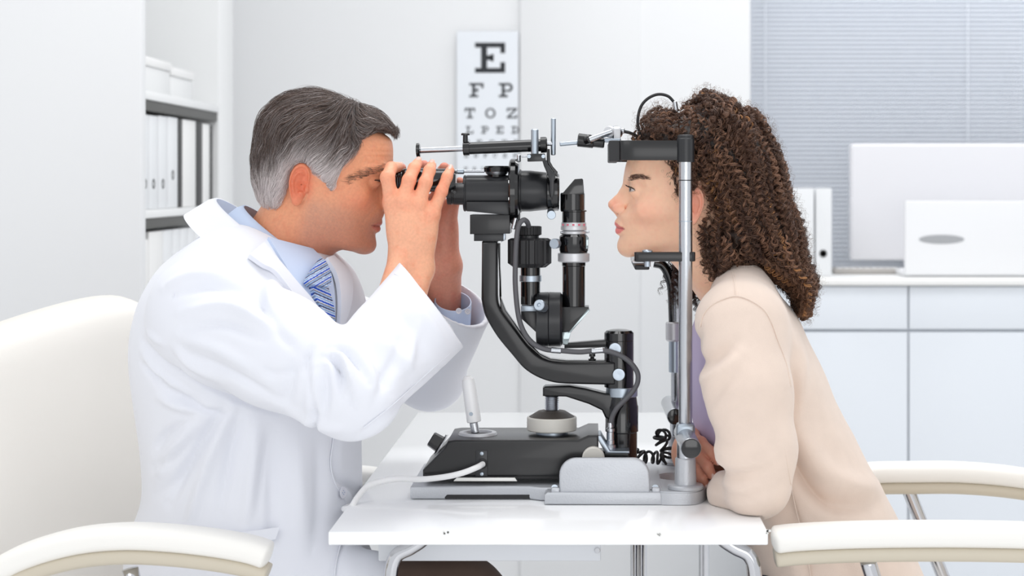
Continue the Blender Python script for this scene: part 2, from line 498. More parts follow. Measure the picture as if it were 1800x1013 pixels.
# ------------------------------------------------------------------ bookcase, left
BX = -0.94
bc = empty('bookcase', (-1.1, 1.48, 0), 'tall white open bookcase against the left wall behind the man', 'bookcase')
box('side_panel', (-1.26, 1.87, 0), (BX, 2.05, 2.6), MATS['shelf'], bc, .003)
box('side_panel', (-1.26, 1.10, 0), (BX, 1.125, 2.6), MATS['shelf'], bc, .002)
box('back_panel', (-1.275, 1.10, 1.40), (-1.26, 1.90, 2.6), MATS['shelf'], bc, 0)
box('back_panel', (-1.275, 1.10, 0), (-1.26, 1.90, 1.40), MATS['shelf_shade'], bc, 0, label='lower back panel coloured dark for the shade under the shelves')  # lower panel painted dark for the shade under the boards
for zt in (0.05, 0.45, 0.86, 1.1335, 1.386):
    box('shelf_board', (-1.26, 1.125, zt - .018), (BX, 1.87, zt), MATS['shelf'], bc, .002)
box('shelf_shadow', (BX - .02, 1.127, 1.345), (BX - .004, 1.868, 1.3675), MATS['shelf_shade'], bc, .001, label='dark strip standing for the shadow under the upper shelf')  # this strip and the next paint the shadow below each board
box('shelf_shadow', (BX - .02, 1.127, 1.093), (BX - .004, 1.868, 1.115), MATS['shelf_shade'], bc, .001, label='dark strip standing for the shadow under the middle shelf')
for i, (y0, y1, h) in enumerate(((1.20, 1.43, .078), (1.44, 1.66, .070))):
    t = empty('storage_box', (-1.05, (y0 + y1) / 2, 1.386), ('white storage box on the top shelf, nearer the tall white partition', 'white storage box on the top shelf, farther from the partition')[i], 'box', 'storage boxes on the top shelf')
    box('box_body', (-1.2, y0, 1.3865), (-.96, y1, 1.386 + h - .02), MATS['shelf'], t, .003)
    box('lid', (-1.204, y0 - .003, 1.386 + h - .02), (-.956, y1 + .003, 1.386 + h), MATS['binder_white'], t, .003)
def binder(y0, y1, z0, h, m, label, hole=None, group='binders on the middle shelf', xf=-.95):
    t = empty('binder', (-1.08, (y0 + y1) / 2, z0), label, 'binder', group)
    box('spine', (xf - .004, y0 + .0005, z0 + .0005), (xf, y1 - .0005, z0 + h), m, t, .001)
    box('cover', (-1.2, y0 + .0005, z0 + .0005), (xf - .003, y0 + .004, z0 + h), m, t, .001)
    box('cover', (-1.2, y1 - .004, z0 + .0005), (xf - .003, y1 - .0005, z0 + h), m, t, .001)
    box('paper_block', (-1.19, y0 + .006, z0 + .004), (xf - .008, y1 - .006, z0 + h - .008), MATS['paper'], t, .001)
    if hole:
        lathe('finger_hole', (xf - .003, (y0 + y1) / 2, z0 + hole), (1, 0, 0), [(0, .011), (.0038, .011), (.0038, .007), (.002, .0068)], MATS['gap_hole_dark'], t, 20)
    return t
bz = 1.1338
rows = [(1.135, 1.192, .215, 'binder', 'grey binder on the middle shelf, first from the partition', .055),
        (1.196, 1.275, .215, 'binder', 'grey binder on the middle shelf, second from the partition', .055),
        (1.280, 1.362, .217, 'binder', 'grey binder on the middle shelf, third from the partition', .055),
        (1.366, 1.462, .218, 'binder', 'grey binder with dark finger hole just left of first dark gap', .075),
        (1.468, 1.508, .216, 'gap_hole_dark', 'narrow dark slab standing for the shaded gap in the middle of the middle shelf', None),  # dark rows are solid slabs painting the shaded gaps between binders
        (1.514, 1.650, .217, 'binder_white', 'broad white binder between the first two dark gaps', None),
        (1.656, 1.722, .217, 'gap_hole_dark', 'dark slab standing for the shaded gap right of the broad white binder', None),
        (1.728, 1.806, .214, 'binder_white', 'white binder right of the second dark gap', None),
        (1.810, 1.842, .213, 'gap_hole_dark', 'thin dark slab standing for the shaded gap near the right end of the middle shelf', None),
        ]
for y0, y1, h, m, lb, ho in rows: binder(y0, y1, bz, h - .012, MATS[m], lb, ho)
y = 1.15
names = ['first', 'second', 'third', 'fourth', 'fifth', 'sixth', 'seventh']
for i, w in enumerate((.045, .13, .09, .075, .075, .08, .10)):
    binder(y, y + w - .004, .8603, .225 if i else .21, MATS['binder_white' if i < 2 else 'binder'], '%s white folder from the partition on the lower shelf' % names[i], None, 'folders on the lower shelf'); y += w

# ------------------------------------------------------------------ counter on the right
QY = 1.90
cx0, cx1 = XS(1335, QY), 2.3
cab = empty('counter_cabinet', (1.2, QY + .3, 0), 'long pale blue-white counter cabinet behind the woman', 'cabinet')
box('cabinet_body', (cx0 + .01, QY + .02, 0.06), (cx1, QY + .6, .93), MATS['cabinet'], cab, .002)
box('plinth', (cx0 + .03, QY + .05, 0), (cx1, QY + .58, .06), MATS['cabinet'], cab, 0)
for a, b in ((cx0 + .012, XS(1597, QY)), (XS(1597, QY), 1.48), (1.48, 2.28)):
    box('drawer', (a + .002, QY, ZS(579, QY)), (b - .002, QY + .019, .927), MATS['cabinet'], cab, .002)
    box('door', (a + .002, QY, .07), (b - .002, QY + .019, ZS(584, QY)), MATS['cabinet'], cab, .002)
wt = box('worktop', (cx0 - .01, QY - .02, .9305), (cx1 + .02, QY + .62, .947), MATS['worktop'], None, .004, label='thin off-white worktop on the long counter', cat='worktop')
WZ = .9475
def front_binder(px0, px1, label, hole):
    Y = 2.02; a, b = XS(px0, Y), XS(px1, Y); zt = ZS(331, Y)
    t = empty('binder', ((a + b) / 2, Y + .1, WZ), label, 'binder', 'binders on the counter')
    box('spine', (a, Y, WZ), (b, Y + .004, zt), MATS['binder'], t, .002)
    for u in (a, b - .003): box('cover', (u, Y + .003, WZ), (u + .003, Y + .24, zt), MATS['binder'], t, .001)
    box('paper_block', (a + .004, Y + .008, WZ + .003), (b - .004, Y + .23, zt - .006), MATS['paper'], t, .001)
    if hole: lathe('finger_hole', (XS(1447, Y), Y + .001, ZS(446, Y)), (0, -1, 0), [(0, .010), (.0025, .010), (.0025, .007), (.001, .0068)], MATS['gap_hole_dark'], t, 20)
front_binder(1374, 1431, 'wide white binder on counter half hidden by the curly hair', False)
front_binder(1434, 1462, 'white binder with black finger hole standing on the counter', True)
# monitor seen from behind
Y = 2.30
mo = empty('monitor', (XS(1680, Y), Y, WZ), 'large white flat monitor seen from behind on the counter', 'monitor')
box('housing', (XS(1495, Y), Y, ZS(458, Y)), (XS(1925, Y), Y + .028, ZS(252, Y)), MATS['screen'], mo, .010, seg=4) if False else \
    link('housing', me_from(box_bm((XS(1495, Y), Y, ZS(458, Y)), (XS(1925, Y), Y + .028, ZS(252, Y)), .010, 4), 50), MATS['screen'], mo)
box('stand_neck', (XS(1690, Y), Y - .02, WZ + .008), (XS(1740, Y), Y, ZS(400, Y)), MATS['screen'], mo, .003)
box('stand_foot', (XS(1650, Y), Y - .07, WZ), (XS(1780, Y), Y + .09, WZ + .008), MATS['screen'], mo, .003)
Y = 1.98
lp = empty('laptop', (XS(1740, Y), Y, WZ), 'open white laptop with grey oval mark on its lid, in front of monitor', 'laptop')
link('lid', me_from(box_bm((XS(1590, Y), Y, WZ + .003), (XS(1935, Y), Y + .008, ZS(352, Y)), .006, 3), 50), MATS['laptop'], lp)
link('base', me_from(box_bm((XS(1590, Y), Y + .008, WZ), (XS(1935, Y), Y + .20, WZ + .014), .004, 2), 50), MATS['laptop'], lp)
pts = [Vector((XS(1655 + 40 * math.cos(a), Y), Y, ZS(421 + 8 * math.sin(a), Y))) for a in [k * PI / 16 for k in range(32)]]
link('lid_mark', me_from(prism_bm(pts, (0, 1, 0), -.0012, .0002), 30), MATS['mark'], lp, label='grey oval mark')
kb = empty('keyboard', (XS(1530, 2.28), 2.16, WZ), 'low grey-brown keyboard on the counter between binders and laptop', 'keyboard')
box('keyboard_body', (XS(1464, 2.16), 2.12, WZ), (XS(1580, 2.16), 2.21, WZ + .014), MATS['greyplastic'], kb, .003)
for i in range(9):
    box('key', (XS(1468 + i * 12, 2.16), 2.125, WZ + .014), (XS(1478 + i * 12, 2.16), 2.142, WZ + .018), MATS['shelf'], kb, .001)

# ------------------------------------------------------------------ desk
TY0, TY1 = -.33, .87
tx0, tx1 = XS(577, TY0), XS(1350, TY0)
tb = empty('desk', ((tx0 + tx1) / 2, .27, 0), 'white desk with chipped edge and chrome legs between the two people', 'desk')
link('tabletop', me_from(box_bm((tx0, TY0, .7225), (tx1, TY1, .74), .0018, 2), 40), MATS['tabletop'], tb)
bm = box_bm((XS(665, -.24), -.24, ZS(987, -.24)), (XS(1056, -.24), .25, .7222), .002)
tr = link('cable_tray', me_from(bm), MATS['tray'], tb)
lathe('screw', P(1050, 968, -.2405), (0, -1, 0), [(0, .004), (.0012, .0036)], MATS['chrome'], tr, 12)
for sx, Y in ((1, -.28), (-1, -.28), (1, .80), (-1, .80)):
    xo = (tx1 - .012) if sx > 0 else (tx0 + .075)
    xi = xo - sx * .05
    pts = [(xi + sx * .004, Y, .7225), (xi + sx * .012, Y, .7160), (xi + sx * .024, Y, .7085), (xo - sx * .007, Y, .697), (xo, Y, .668), (xo, Y, .60), (xo, Y, .3), (xo, Y, .012)]
    link('leg', tubes_mesh(spline(pts, 8)[None], .0095, 16, True), MATS['chrome'], tb)
for px in (1117, 1128):
    rod('leg', (XS(px, .45), .45, .0), (XS(px, .45), .45, .72), .0085, MATS['chrome'], tb)
for px, py in ((783, 937), (1160, 940), (1349, 936)):
    bm = bmesh.new(); c = P(px, py, TY0 - .0005)
    for k in range(5):
        a = random.random() * 6.28; bmesh.ops.create_cube(bm, size=.0028, matrix=Matrix.Translation(c + Vector((math.cos(a) * .004 * random.random() + k * .001 - .002, 0, math.sin(a) * .002))) @ Matrix.Rotation(a, 4, 'Y') @ Matrix.Scale(.35, 4, (0, 1, 0)))
    link('edge_chip', me_from(bm), MATS['paper'], tb, label='torn flake of edge banding')

# ------------------------------------------------------------------ chairs
def sweep_me(path, w, h, n=24, ex=3.0, taper=None):
    """rounded-rectangle section swept along a path lying in an XZ plane; w across (Y), h in plane"""
    path = np.asarray(path, float); K = len(path)
    T = np.gradient(path, axis=0); T /= np.linalg.norm(T, axis=1, keepdims=True)
    side = np.array([0, 1.0, 0]); rings = []
    for i in range(K):
        up = np.cross(T[i], side); up /= np.linalg.norm(up); s = 1.0 if taper is None else taper[i]
        for k in range(n):
            a = 2 * PI * k / n; c, s_ = math.cos(a), math.sin(a)
            u = math.copysign(abs(c) ** (2 / ex), c); v = math.copysign(abs(s_) ** (2 / ex), s_)
            rings.append(path[i] + side * u * w / 2 * s + up * v * h / 2 * (s ** .7))
    idx = np.arange(K * n).reshape(K, n)
    a = idx[:-1]; b = idx[1:]
    q = np.stack([a, np.roll(a, -1, 1), np.roll(b, -1, 1), b], -1).reshape(-1, 4)
    me = mesh_np(np.array(rings), q)
    bm = bmesh.new(); bm.from_mesh(me); bmesh.ops.holes_fill(bm, edges=[e for e in bm.edges if e.is_boundary], sides=0)
    bmesh.ops.recalc_face_normals(bm, faces=bm.faces)
    for f in bm.faces: f.smooth = True
    bm.to_mesh(me); bm.free(); return me
def armrest(path_px, Y, parent, w=.055):
    pts = spline([tuple(P(x, y, Y)) for x, y in path_px], 14)
    K = len(pts); s = np.arange(K) / 14.0
    tp = np.clip(1 - np.maximum(0, 1 - s * 3.2) ** 2.6, .05, 1)
    tp2 = np.sqrt(np.clip(tp, .03, 1))
    up = link('armrest', sweep_me(pts, w, .033, taper=tp2), MATS['leather_white'], parent)
    q = pts.copy(); q[:, 2] -= .0235
    q = q[2:]
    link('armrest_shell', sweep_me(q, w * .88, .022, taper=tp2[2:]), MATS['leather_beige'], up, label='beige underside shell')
    p2 = pts[1:].copy(); p2[:, 1] -= w * .47; p2[:, 2] -= .006
    link('seam', tubes_mesh(p2[3:][None], .0014, 6), MATS['leather_white'], up)
# the man's chair
mc = empty('armchair', (XS(330), 0.0, 0), 'cream leather armchair the man in the white coat sits on', 'chair', )
armrest([(476, 978), (440, 966), (380, 955), (300, 946), (220, 943), (140, 951), (60, 973), (0, 1002), (-70, 1050), (-130, 1110)], -.32, mc, .06)
armrest([(668, 842), (640, 838), (560, 835), (460, 834), (360, 840), (260, 856), (200, 880)], .30, mc)
def slab(fn, thick, nu=28, nv=28):
    """curved padded panel: fn(u,v)->(point, normal), u,v in 0..1, with rounded rim"""
    V = []; 
    for side in (1, -1):
        for i in range(nu + 1):
            for j in range(nv + 1):
                u, v = i / nu, j / nv
                p, n = fn(u, v)
                e = min(u, 1 - u, v, 1 - v) * 9
                t = thick * math.sqrt(max(0, 1 - (1 - min(e, 1)) ** 2))
                V.append(np.array(p) + np.array(n) * (t / 2 * side))
    V = np.array(V); N1 = (nu + 1) * (nv + 1); q = []
    g = lambda s, i, j: s * N1 + i * (nv + 1) + j
    for i in range(nu):
        for j in range(nv):
            q.append((g(0, i, j), g(0, i + 1, j), g(0, i + 1, j + 1), g(0, i, j + 1)))
            q.append((g(1, i, j), g(1, i, j + 1), g(1, i + 1, j + 1), g(1, i + 1, j)))
    me = mesh_np(V, np.array(q)); bm = bmesh.new(); bm.from_mesh(me)
    bmesh.ops.remove_doubles(bm, verts=bm.verts, dist=1e-5)
    bmesh.ops.recalc_face_normals(bm, faces=bm.faces)
    for f in bm.faces: f.smooth = True
    bm.to_mesh(me); bm.free(); return me
def back_fn(A, B, zlo, zhi, lean, cornr=.10, bulge=.03, drop=0.0):
    """panel between ground points A and B; lean = xy offset of the top"""
    A = np.array(A); B = np.array(B); L = np.linalg.norm(B - A); dr = (B - A) / L; nn = np.array([dr[1], -dr[0]])
    def f(u, v):
        uu = (u - .5) * 2; vv = (v - .5) * 2; H = (zhi - zlo)
        # squircle mapping for rounded corners
        k = .10
        x = uu * (1 - k * vv ** 6 * abs(uu) ** 3 * 1.0); y = vv * (1 - k * uu ** 6 * abs(vv) ** 3)
        p2 = (A + B) / 2 + dr * x * L / 2 + nn * (bulge * uu ** 2) + np.array(lean) * (y * .5 + .5)
        return (p2[0], p2[1], (zlo + zhi) / 2 + y * H / 2 - drop * (1 - u) ** 1.5 * (y * .5 + .5)), (nn[0], nn[1], 0.15)
    return f
link('backrest', slab(back_fn((-.94, -.42), (-.70, .33), .42, 1.022, (-.06, 0), drop=.11), .07), MATS['leather'], mc)
link('seat', slab(lambda u, v: ((-.66 + u * .52, -.27 + v * .54, .44 - .01 * (u - .5) ** 2), (0, 0, 1)), .09), MATS['leather'], mc)
for s in (-1, 1):
    Y = .30 if s > 0 else -.32
    pts = [(-.60, Y, .69), (-.57, Y, .56), (-.50, Y, .38), (-.43, Y, .2), (-.40, Y, .04), (-.44, Y, .013), (-.6, Y, .012), (-.86, Y, .012)]
    link('leg', tubes_mesh(spline(pts, 8)[None], .011, 12, True), MATS['chrome'], mc)
    link('frame_rail', tubes_mesh(spline([(-.30, Y, .41), (-.5, Y, .40), (-.72, Y, .42), (-.86, Y * .9, .6)], 6)[None], .010, 10, True), MATS['chrome'], mc)
# the woman's chair
wc = empty('armchair', (XS(1600), 0.0, 0), 'cream leather armchair with chrome supports the woman sits on', 'chair')
armrest([(1356, 950), (1400, 945), (1480, 941), (1580, 939), (1700, 939), (1820, 942), (1900, 950), (1980, 975)], -.27, wc, .062)
armrest([(1500, 836), (1540, 831), (1600, 830), (1680, 830), (1760, 836), (1840, 848), (1900, 862)], .28, wc, .062)
link('backrest', slab(back_fn((.80, -.26), (.80, .26), .42, 1.02, (.07, 0)), .07), MATS['leather'], wc)
link('seat', slab(lambda u, v: ((.24 + u * .50, -.25 + v * .50, .44), (0, 0, 1)), .09), MATS['leather'], wc)
for Y, pa, pb in ((-.27, (1525, 985), (1545, 1050)), (.28, (1596, 860), (1622, 925))):
    a, b = P(*pa, Y), P(*pb, Y); d = (b - a)
    pts = [a, b, b + d * 1.5, b + d * 3.0, (b.x + d.x * 3.4, Y, .05), (b.x + d.x * 4.2, Y, .013), (b.x + .35, Y, .012)]
    link('leg', tubes_mesh(spline([tuple(q) for q in pts], 8)[None], .011, 12, True), MATS['chrome'], wc)
    link('frame_rail', tubes_mesh(spline([(b.x + .06, Y, .42), (b.x + .2, Y, .41), (.76, Y * .95, .45), (.86, Y * .9, .62)], 6)[None], .010, 10, True), MATS['chrome'], wc)
# ------------------------------------------------------------------ slit lamp
mat('black', (19, 19, 21), 0.30, coat=.15, bump=.05, bscale=1200)
mat('black_satin', (33, 34, 37), 0.33, bump=.05, bscale=900)
mat('black_gloss', (13, 13, 15), 0.14, coat=.4)
mat('rubber', (34, 34, 36), 0.55)
mat('steel', (196, 199, 204), 0.24, metal=1.0, bump=.15, bscale=250, stretch=(8, 8, .4))
mat('steel_flat', (176, 186, 196), 0.35, metal=.9)
mat('hammer', (196, 199, 204), 0.38, metal=.35, bump=.5, bscale=420, bdist=.0006)
mat('silver_paint', (206, 207, 210), 0.35, metal=.4)
mat('knurl', (92, 86, 80), 0.4, metal=.6, bump=1.0, bscale=1400, voronoi=True, bdist=.001)
mat('ivory', (214, 211, 203), 0.4)
mat('white_plastic', (244, 244, 244), 0.3)
mat('grey_cable', (88, 88, 92), 0.5)
mat('mirror', (150, 160, 162), 0.08, metal=.9)
mat('lens', (60, 70, 80), 0.03, metal=.4)
mat('red_print', (205, 90, 110), 0.5)
M = MATS
sl = empty('slit_lamp', (XS(985), 0, TABLE_Z), 'black and silver slit lamp microscope with head rest standing on the white desk', 'microscope')

# silver base plate (drawn in plan, hole on the right)
def plan_plate(name, pts, z0, z1, m, parent, bev=.003, **k):
    return link(name, me_from(prism_bm([Vector((x, y, 0)) for x, y in pts], (0, 0, 1), z0, z1, bev, 3), 40), m, parent, **k)
zb0, zb1 = TABLE_Z + .001, TABLE_Z + .0195
hx, hy, hr = XS(1188, -.01), -.01, .033
YB = -.098
x_l = XS(721, YB); x_m = XS(956, YB)
# left and middle part
base = plan_plate('base_plate', [(x_l, YB), (XS(930, YB), YB), (XS(950, YB), YB - .012), (XS(1165, YB), YB - .012), (XS(1165, YB), .11), (x_l, .11)], zb0, zb1, M['hammer'], sl)
# right lobe carrying the columns, with a round opening: ring sector strips
bm = bmesh.new()
xr = .1328; outer = []
NN = 48
for k in range(NN):
    a = 2 * PI * k / NN
    cx_, sy_ = math.cos(a), math.sin(a)
    px_ = xr - .012 + (0.047 if cx_ > 0 else .052) * math.copysign(abs(cx_) ** .55, cx_); py_ = -.003 + .140 * math.copysign(abs(sy_) ** .75, sy_)
    outer.append((px_, py_))
inner = [(hx + hr * .8 * math.cos(2 * PI * k / NN), hy + hr * math.sin(2 * PI * k / NN)) for k in range(NN)]
zb0 -= .0003; zb1 -= .0004
vo0 = [bm.verts.new((x, y, zb0)) for x, y in outer]; vo1 = [bm.verts.new((x, y, zb1)) for x, y in outer]
vi0 = [bm.verts.new((x, y, zb0)) for x, y in inner]; vi1 = [bm.verts.new((x, y, zb1)) for x, y in inner]
for i in range(NN):
    j = (i + 1) % NN
    bm.faces.new((vo0[i], vo0[j], vo1[j], vo1[i])); bm.faces.new((vi0[j], vi0[i], vi1[i], vi1[j]))
    bm.faces.new((vo1[i], vo1[j], vi1[j], vi1[i])); bm.faces.new((vo0[j], vo0[i], vi0[i], vi0[j]))
bmesh.ops.recalc_face_normals(bm, faces=bm.faces)
bmesh.ops.bevel(bm, geom=[e for e in bm.edges if e.calc_face_angle(0) > 1.2 and abs(e.verts[0].co.z - zb1) < 1e-5 and abs(e.verts[1].co.z - zb1) < 1e-5], offset=.002, segments=2, affect='EDGES')
link('base_lobe', me_from(bm, 40), M['hammer'], sl); zb0 += .0003; zb1 += .0004
plate_xz('base_gap_shade', [(782, 874), (786, 870), (955, 870), (955, 877), (782, 877)], -.0985, -.0975, M['rubber'], base, Yref=-.098, bev=0, label='dark strip for the shaded gap under the base edge')  # thin dark strip painting shade along the lower base edge
# silver shield in front of the rail
YS = -.137
def arc(cx, cy, r, a0, a1, n=8): return [(cx + r * math.cos(math.radians(a0 + (a1 - a0) * k / n)), cy - r * math.sin(math.radians(a0 + (a1 - a0) * k / n))) for k in range(n + 1)]
sh = plate_xz('rail_cover', [(984, 868), (983, 850)] + arc(1013, 836, 30, 180, 90) + arc(1112, 836, 30, 90, 0) + [(1143, 850), (1143, 868)], YS, YS + .012, M['hammer'], sl, bev=.003, seg=3)
plate_xz('cover_foot', [(957, 887), (957, 870), (962, 866), (1160, 866), (1163, 870), (1163, 888)], YS - .004, YS + .03, M['hammer'], sh, Yref=YS - .004, bev=.002)
for px in (975, 1152): lathe('screw', P(px, 859, YS + .01), (0, -1, 1), [(0, .0045), (.003, .0045), (.003, .002)], M['steel_flat'], sh, 14)
for px in (969, 1146): box('screw_lug', P(px, 867, YS) + Vector((0, 0, -.001)), P(px + 15, 858, YS) + Vector((0, .02, 0)), M['hammer'], sh, .002)
plate_xz('scale_strip', [(797, 846), (803, 840), (905, 840), (909, 846)], -.094, -.090, M['paper'], sl, Yref=-.092, bev=.0005, label='white paper strip on the base')
lathe('rail_wheel', P(1043, 806, -.10), (0, 1, 0), [(0, .014), (.002, .016), (.01, .016), (.012, .012)], M['ivory'], sl, 28)

# carriage
Yc0, Yc1 = -.088, .045
cr = plate_xz('carriage', [(743, 838), (743, 827), (781, 788), (787, 776), (800, 774), (1016, 774), (1034, 766), (1052, 766), (1052, 838)], Yc0, Yc1, M['black'], sl, Yref=Yc0, bev=.003, seg=3)
plate_xz('carriage_skirt', [(746, 843), (744, 837), (1056, 837), (1056, 843)], Yc0 + .004, Yc1 - .004, M['rubber'], cr, Yref=Yc0, bev=.001)
plate_xz('cable_plate', [(836, 792), (857, 792), (857, 838), (836, 838)], Yc0 - .0015, Yc0 + .002, M['black_satin'], cr, Yref=Yc0, bev=.0006)
for py in (797.5, 833.5): lathe('screw', P(847, py, Yc0 - .001), (0, -1, 0), [(0, .0028), (.0012, .0026), (.0018, .0012)], M['steel_flat'], cr, 14)
lathe('cable_grommet', P(848, 815, Yc0), (0, -1, 0), [(0, .0075), (.003, .0075), (.005, .005)], M['rubber'], cr, 24)
tube('power_cable', [P(849, 816, Yc0 - .004), P(838, 822, Yc0 - .02), P(812, 832, Yc0 - .03), P(780, 839, Yc0 - .028), P(740, 843, Yc0 - .02), P(700, 842, Yc0 - .01), P(668, 847, -.10), P(645, 856, -.11), P(628, 875, -.13), P(617, 892, -.14), Vector((-.352, -.10, .728)), Vector((-.350, .05, .712)), Vector((-.346, .22, .700)), Vector((-.342, .36, .62)), Vector((-.340, .39, .35)), Vector((-.340, .40, .01))], .0042, M['white_plastic'], sl, n=10, label='white power cable')
# dial on the sloped left face
dl = lathe('dimmer_knob', P(776, 783, -.03), (-1, 0, .62), [(0, .016), (.003, .0165), (.003, .0125), (.017, .0115), (.0185, .010)], M['black_gloss'], sl, 10)
lathe('dial_ring', P(777, 784, -.03), (-1, 0, .62), [(0, .018), (.002, .018)], M['silver_paint'], dl, 30)
# joystick
lathe('joystick_ring', P(840, 774, -.03), (0, 0, 1), [(0, .0275), (.002, .0285), (.009, .0285), (.012, .027), (.012, .021), (.007, .019), (.004, .010), (.004, .002)], M['silver_paint'], sl, 48)
jt = P(834, 756, -.03); j1 = P(822, 662, -.03)
rod('joystick_stem', P(836, 762, -.03), jt + (jt - j1) * -.15, .0062, M['steel'], sl)
js = P(833.5, 742, -.03); jd = (j1 - js).normalized(); JL = (j1 - js).length
lathe('joystick_handle', js, j1 - js, [(0, .0095), (.001, .0106), (.01, .0106), (JL - .012, .0098), (JL - .004, .0085), (JL, .005), (JL + .001, .001)], M['white_plastic'], sl, 32)
lathe('screw', js + jd * .013 + Vector((-.002, -.0098, 0)), (-.15, -1, 0), [(0, .003), (.001, .0028)], M['steel_flat'], sl, 14)
# height wheel
c = P(970, 770, -.02)
hw = lathe('height_wheel', c, (0, 0, 1), [(0, .0225), (.010, .0225), (.010, .027), (.0115, .0355), (.013, .0365), (.030, .0365), (.0315, .035)], M['ivory'], sl, 64)
lathe('wheel_cone', c + Vector((0, 0, .0312)), (0, 0, 1), [(0, .034), (.0085, .020), (.0095, .013)], M['knurl'], hw, 64)
lathe('wheel_collar', c, (0, 0, 1), [(-.001, .0235), (.002, .0235), (.010, .0232)], M['steel_flat'], hw, 40)
lathe('wheel_washer', c - Vector((0, 0, .004)), (0, 0, 1), [(0, .034), (.003, .034), (.0035, .030)], M['black_gloss'], hw, 48)
bm = bmesh.new(); pr = []
for k in range(9): pr += [(k * .0028, .0088), (k * .0028 + .0014, .0108)]
lathe_bm(c + Vector((0, 0, .040)), (0, 0, 1), pr + [(.0255, .0088)], 28, bm)
link('lead_screw', me_from(bm, 60), M['steel'], hw)
# lower link arm and main column
plate_xz('link_arm', [(954, 697), (954, 683), (958, 680), (1001, 679), (1030, 684), (1063, 692), (1085, 694), (1085, 745), (1064, 735), (1058, 722), (1035, 711), (995, 698)], -.036, -.004, M['black'], sl, Yref=-.036, bev=.003, seg=3)
YM = -.02; sM = SC(YM)
cc = P(1093, 806, YM)
def zt(py, Y=YM): return ZS(py, Y) - cc.z
lathe('pivot_column', cc, (0, 0, 1), [(0, 27 * sM), (zt(760), 27 * sM), (zt(758), 29 * sM), (zt(714), 29 * sM), (zt(712), 28 * sM), (zt(700), 26.5 * sM), (zt(696), 26 * sM)], M['black_gloss'], sl, 48)
lathe('column_ring', Vector((cc.x, cc.y, ZS(697, YM))), (0, 0, 1), [(0, 27 * sM), (.0008, 27.8 * sM), (16 * sM, 27.8 * sM), (17 * sM, 27 * sM)], M['steel_flat'], sl, 48)
up = P(1088, 680, YM)
lathe('upper_column', up, (0, 0, 1), [(0, 26 * sM), (81 * sM, 26 * sM), (81.5 * sM, 25.6 * sM), (82 * sM, 26 * sM), (95 * sM, 26 * sM), (99 * sM, 22 * sM), (101 * sM, 14 * sM), (102 * sM, .001)], M['black_gloss'], sl, 48)
for px, py in ((1081, 613), (1087.5, 658)):
    lathe('clamp_knob', P(px, py, YM - 26 * sM + .004), (0, -1, 0), [(0, .0088), (.007, .0090), (.008, .0086), (.0082, .006), (.0078, .001)], M['steel_flat'], sl, 32)
# main microscope arm
arm_px = [(847, 425), (846, 527), (849, 543), (855, 560), (874, 592), (901, 625), (921, 648), (944, 663), (968, 671.5), (994, 675), (1066, 677), (1082, 677), (1082, 637), (1064, 637), (994, 638), (964, 634), (944, 624.5), (927, 607.5), (907, 581), (884, 551), (876, 535), (874, 520), (874, 425)]
_k = arm_px.index((1082, 677)); _o = spline([np.array(q_, float) for q_ in arm_px[1:_k]], 4); _i = spline([np.array(q_, float) for q_ in arm_px[_k + 2:-1]], 4)
arm_px = [arm_px[0]] + [tuple(q_) for q_ in _o] + arm_px[_k:_k + 2] + [tuple(q_) for q_ in _i] + [arm_px[-1]]
arm = plate_xz('microscope_arm', arm_px, -.042, -.006, M['black'], sl, Yref=-.042, bev=.0035, seg=3)
plate_xz('arm_web', [(875, 428), (879, 428), (879, 520), (889, 546), (913, 580), (933, 606), (949, 622), (968, 631), (996, 634), (1066, 634), (1066, 641), (990, 641), (960, 637), (920, 602), (880, 550)], -.034, -.014, M['black_gloss'], arm, Yref=-.034, bev=.001)
# dovetail blocks
plate_xz('dovetail', [(826, 378), (896, 378), (896, 411), (826, 412)], -.045, .030, M['black'], sl, bev=.0012)
plate_xz('dovetail_foot', [(833, 411), (885, 411), (885, 424), (833, 424)], -.040, .020, M['black_satin'], sl, bev=.001)
plate_xz('dovetail_clip', [(884, 408), (888, 408), (888, 422), (881, 426)], -.038, -.01, M['steel_flat'], sl, bev=.0006)
# body tube
YO = -.012; so = SC(YO)
def xl(name, x0, cy, prof, m, parent=sl, Y=YO, seg=56, **k):
    """turned part along X; prof in pixels"""
    return lathe(name, P(x0, cy, Y), (1, 0, 0), [(t * SC(Y), r * SC(Y)) for t, r in prof], m, parent, seg, **k)
xl('body_tube', 815, 340, [(0, 30), (1, 32), (4, 32), (4.5, 31), (5.5, 31), (6, 32), (82, 32)], M['black_satin'])
plate_xz('body_saddle', [(820, 355), (896, 355), (896, 379), (820, 371)], -.040, .016, M['black_satin'], sl, Yref=-.04, bev=.001)
dm = lathe('magnification_dial', P(873, 311, YO), (0, 0, 1), [(0, 16 * so), (8 * so, 17 * so), (9 * so, 22 * so), (16 * so, 23 * so), (19 * so, 21 * so), (19.5 * so, 12 * so), (18 * so, 3 * so)], M['black_gloss'], sl, 40)
lathe('dial_window', P(873, 311, YO), (0, 0, 1), [(4 * so, 17.5 * so), (9.5 * so, 21.2 * so), (10 * so, 18 * so)], M['steel'], dm, 40)
ds = xl('turret_disc', 895, 336, [(0, 50), (1.5, 55), (4, 57), (12, 57), (17, 54), (19, 48)], M['black_gloss'])
plate_xz('turret_tongue', [(896, 370), (914, 370), (914, 398), (908, 404), (898, 392)], -.035, -.022, M['black'], sl, bev=.001)
for py in (322, 352): box('index_mark', P(893.5, py, -.012 - .052) , P(895, py - 5, -.012 - .048), M['white_plastic'], ds, 0)
rod('stop_pin', P(902, 403, -.045), P(907, 383, -.045), .0032, M['steel'], sl)
rod('release_lever', P(903, 398, -.045), P(912, 398, -.038), .0026, M['steel'], sl)
